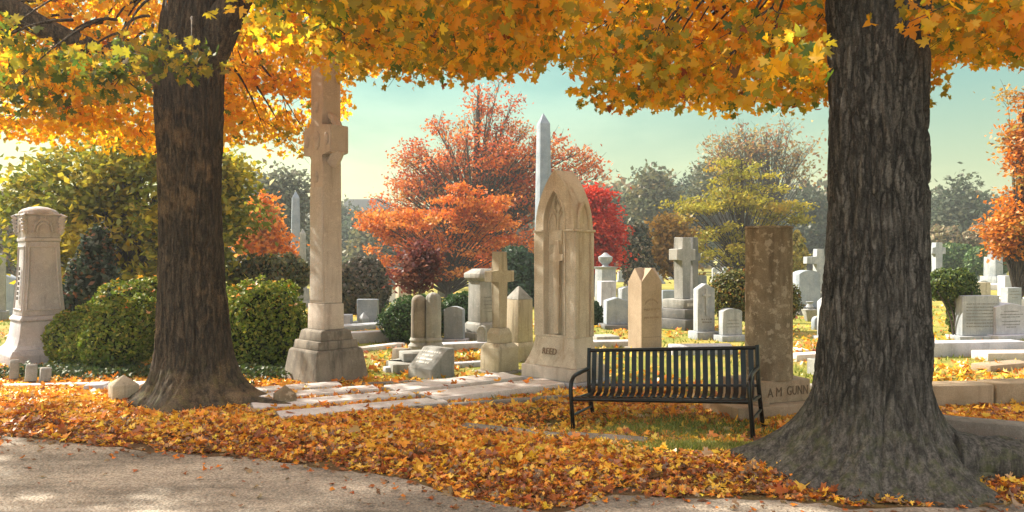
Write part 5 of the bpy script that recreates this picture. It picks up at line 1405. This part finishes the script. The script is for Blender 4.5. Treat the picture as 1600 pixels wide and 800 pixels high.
# ------------------------------------------------------------------ kerb at the lane, right
m = MB(); m.box(.8, 0, 0, 3.4, .16, .05, .012); 
tag(m.build('kerb', 'kerbstone', None, (4.35, 4.98, -.012), 2), kind='structure')

m, nt, N, L = new_mat('valley haze')
out = node(nt, 'ShaderNodeOutputMaterial'); pv = node(nt, 'ShaderNodeVolumePrincipled', Density=.0013)
pv.inputs['Color'].default_value = (.86, .93, .95, 1); pv.inputs['Anisotropy'].default_value = .25
L.new(pv.outputs[0], out.inputs['Volume'])
b = MB(); b.box(0, 115, -1.2, 345, 300, 18, 0); hz = b.build('haze', m, smooth=0); hz['kind'] = 'stuff'
# ------------------------------------------------------------------ light, sky, camera
SUN_AZ, SUN_EL = -60, 36           # azimuth from +Y, negative to the left
w = bpy.data.worlds.new('World'); S.world = w; w.use_nodes = True
nt = w.node_tree; 
for n in list(nt.nodes): nt.nodes.remove(n)
out = node(nt, 'ShaderNodeOutputWorld'); bg = node(nt, 'ShaderNodeBackground')
sky = node(nt, 'ShaderNodeTexSky', sky_type='NISHITA'); sky.sun_disc = False
sky.sun_elevation = R(SUN_EL); sky.sun_rotation = R(SUN_AZ); sky.air_density = 1.0; sky.dust_density = 2.0; sky.ozone_density = 1.0
bg.inputs['Strength'].default_value = .125
gam = node(nt, 'ShaderNodeGamma'); gam.inputs[1].default_value = .5; nt.links.new(sky.outputs[0], gam.inputs[0])
tcw = node(nt, 'ShaderNodeTexCoord'); spw = node(nt, 'ShaderNodeSeparateXYZ'); nt.links.new(tcw.outputs['Generated'], spw.inputs[0])
rw = ramp(nt, [(0.0, (.80, .73, .36)), (.09, (.66, .70, .39)), (.22, (.40, .65, .50)), (.40, (.42, .68, .58)), (.62, (1.75, 1.62, 1.2)), (.9, (2.2, 1.85, 1.35))])  # overhead colours raised to add ambient fill
nt.links.new(spw.outputs[2], rw.inputs[0])
tintc = mixc(nt, 1.0, gam.outputs[0], rw.outputs[0], 'MULTIPLY')
# soft cloud variation, then the sky behind the camera brightened as added fill
cn = node(nt, 'ShaderNodeTexNoise', Scale=2.6, Detail=6.0, Roughness=.55); cmp_ = node(nt, 'ShaderNodeMapping'); cmp_.inputs['Scale'].default_value = (1, 1, 3.2)
nt.links.new(tcw.outputs['Generated'], cmp_.inputs['Vector']); nt.links.new(cmp_.outputs[0], cn.inputs['Vector'])
tintc = mixc(nt, ramp_fac(nt, cn.outputs[0], .40, .68), tintc, mixc(nt, 1.0, tintc, (1.42, 1.26, 1.20), 'MULTIPLY'))
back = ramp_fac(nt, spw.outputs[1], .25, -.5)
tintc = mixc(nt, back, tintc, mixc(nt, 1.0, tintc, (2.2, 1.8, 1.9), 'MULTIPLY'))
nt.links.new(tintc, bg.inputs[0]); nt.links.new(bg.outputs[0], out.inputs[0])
sd = bpy.data.lights.new('sun', 'SUN'); sd.energy = 3.3; sd.angle = R(.9); sd.color = (1, .91, .76)
so = bpy.data.objects.new('sun', sd); COL.objects.link(so)
dirv = Vector((math.sin(R(SUN_AZ)) * math.cos(R(SUN_EL)), math.cos(R(SUN_AZ)) * math.cos(R(SUN_EL)), math.sin(R(SUN_EL))))
so.rotation_euler = dirv.to_track_quat('Z', 'Y').to_euler(); so.location = (0, 0, 30)

cd = bpy.data.cameras.new('camera'); cd.sensor_width = 36; cd.lens = 36 * F / 1600; cd.clip_end = 600; cd.clip_start = .05
co = bpy.data.objects.new('camera', cd); COL.objects.link(co); co.location = (0, 0, CAMH); co.rotation_euler = (R(90), 0, 0)
S.camera = co
S.view_settings.view_transform = 'Standard'; S.view_settings.look = 'None'; S.view_settings.exposure = 2.05; S.view_settings.gamma = 1
S.render.engine = 'CYCLES'
S.cycles.max_bounces = 8; S.cycles.diffuse_bounces = 4; S.cycles.transmission_bounces = 4; S.cycles.transparent_max_bounces = 4
S.cycles.use_denoising = True
S.cycles.sample_clamp_indirect = 6
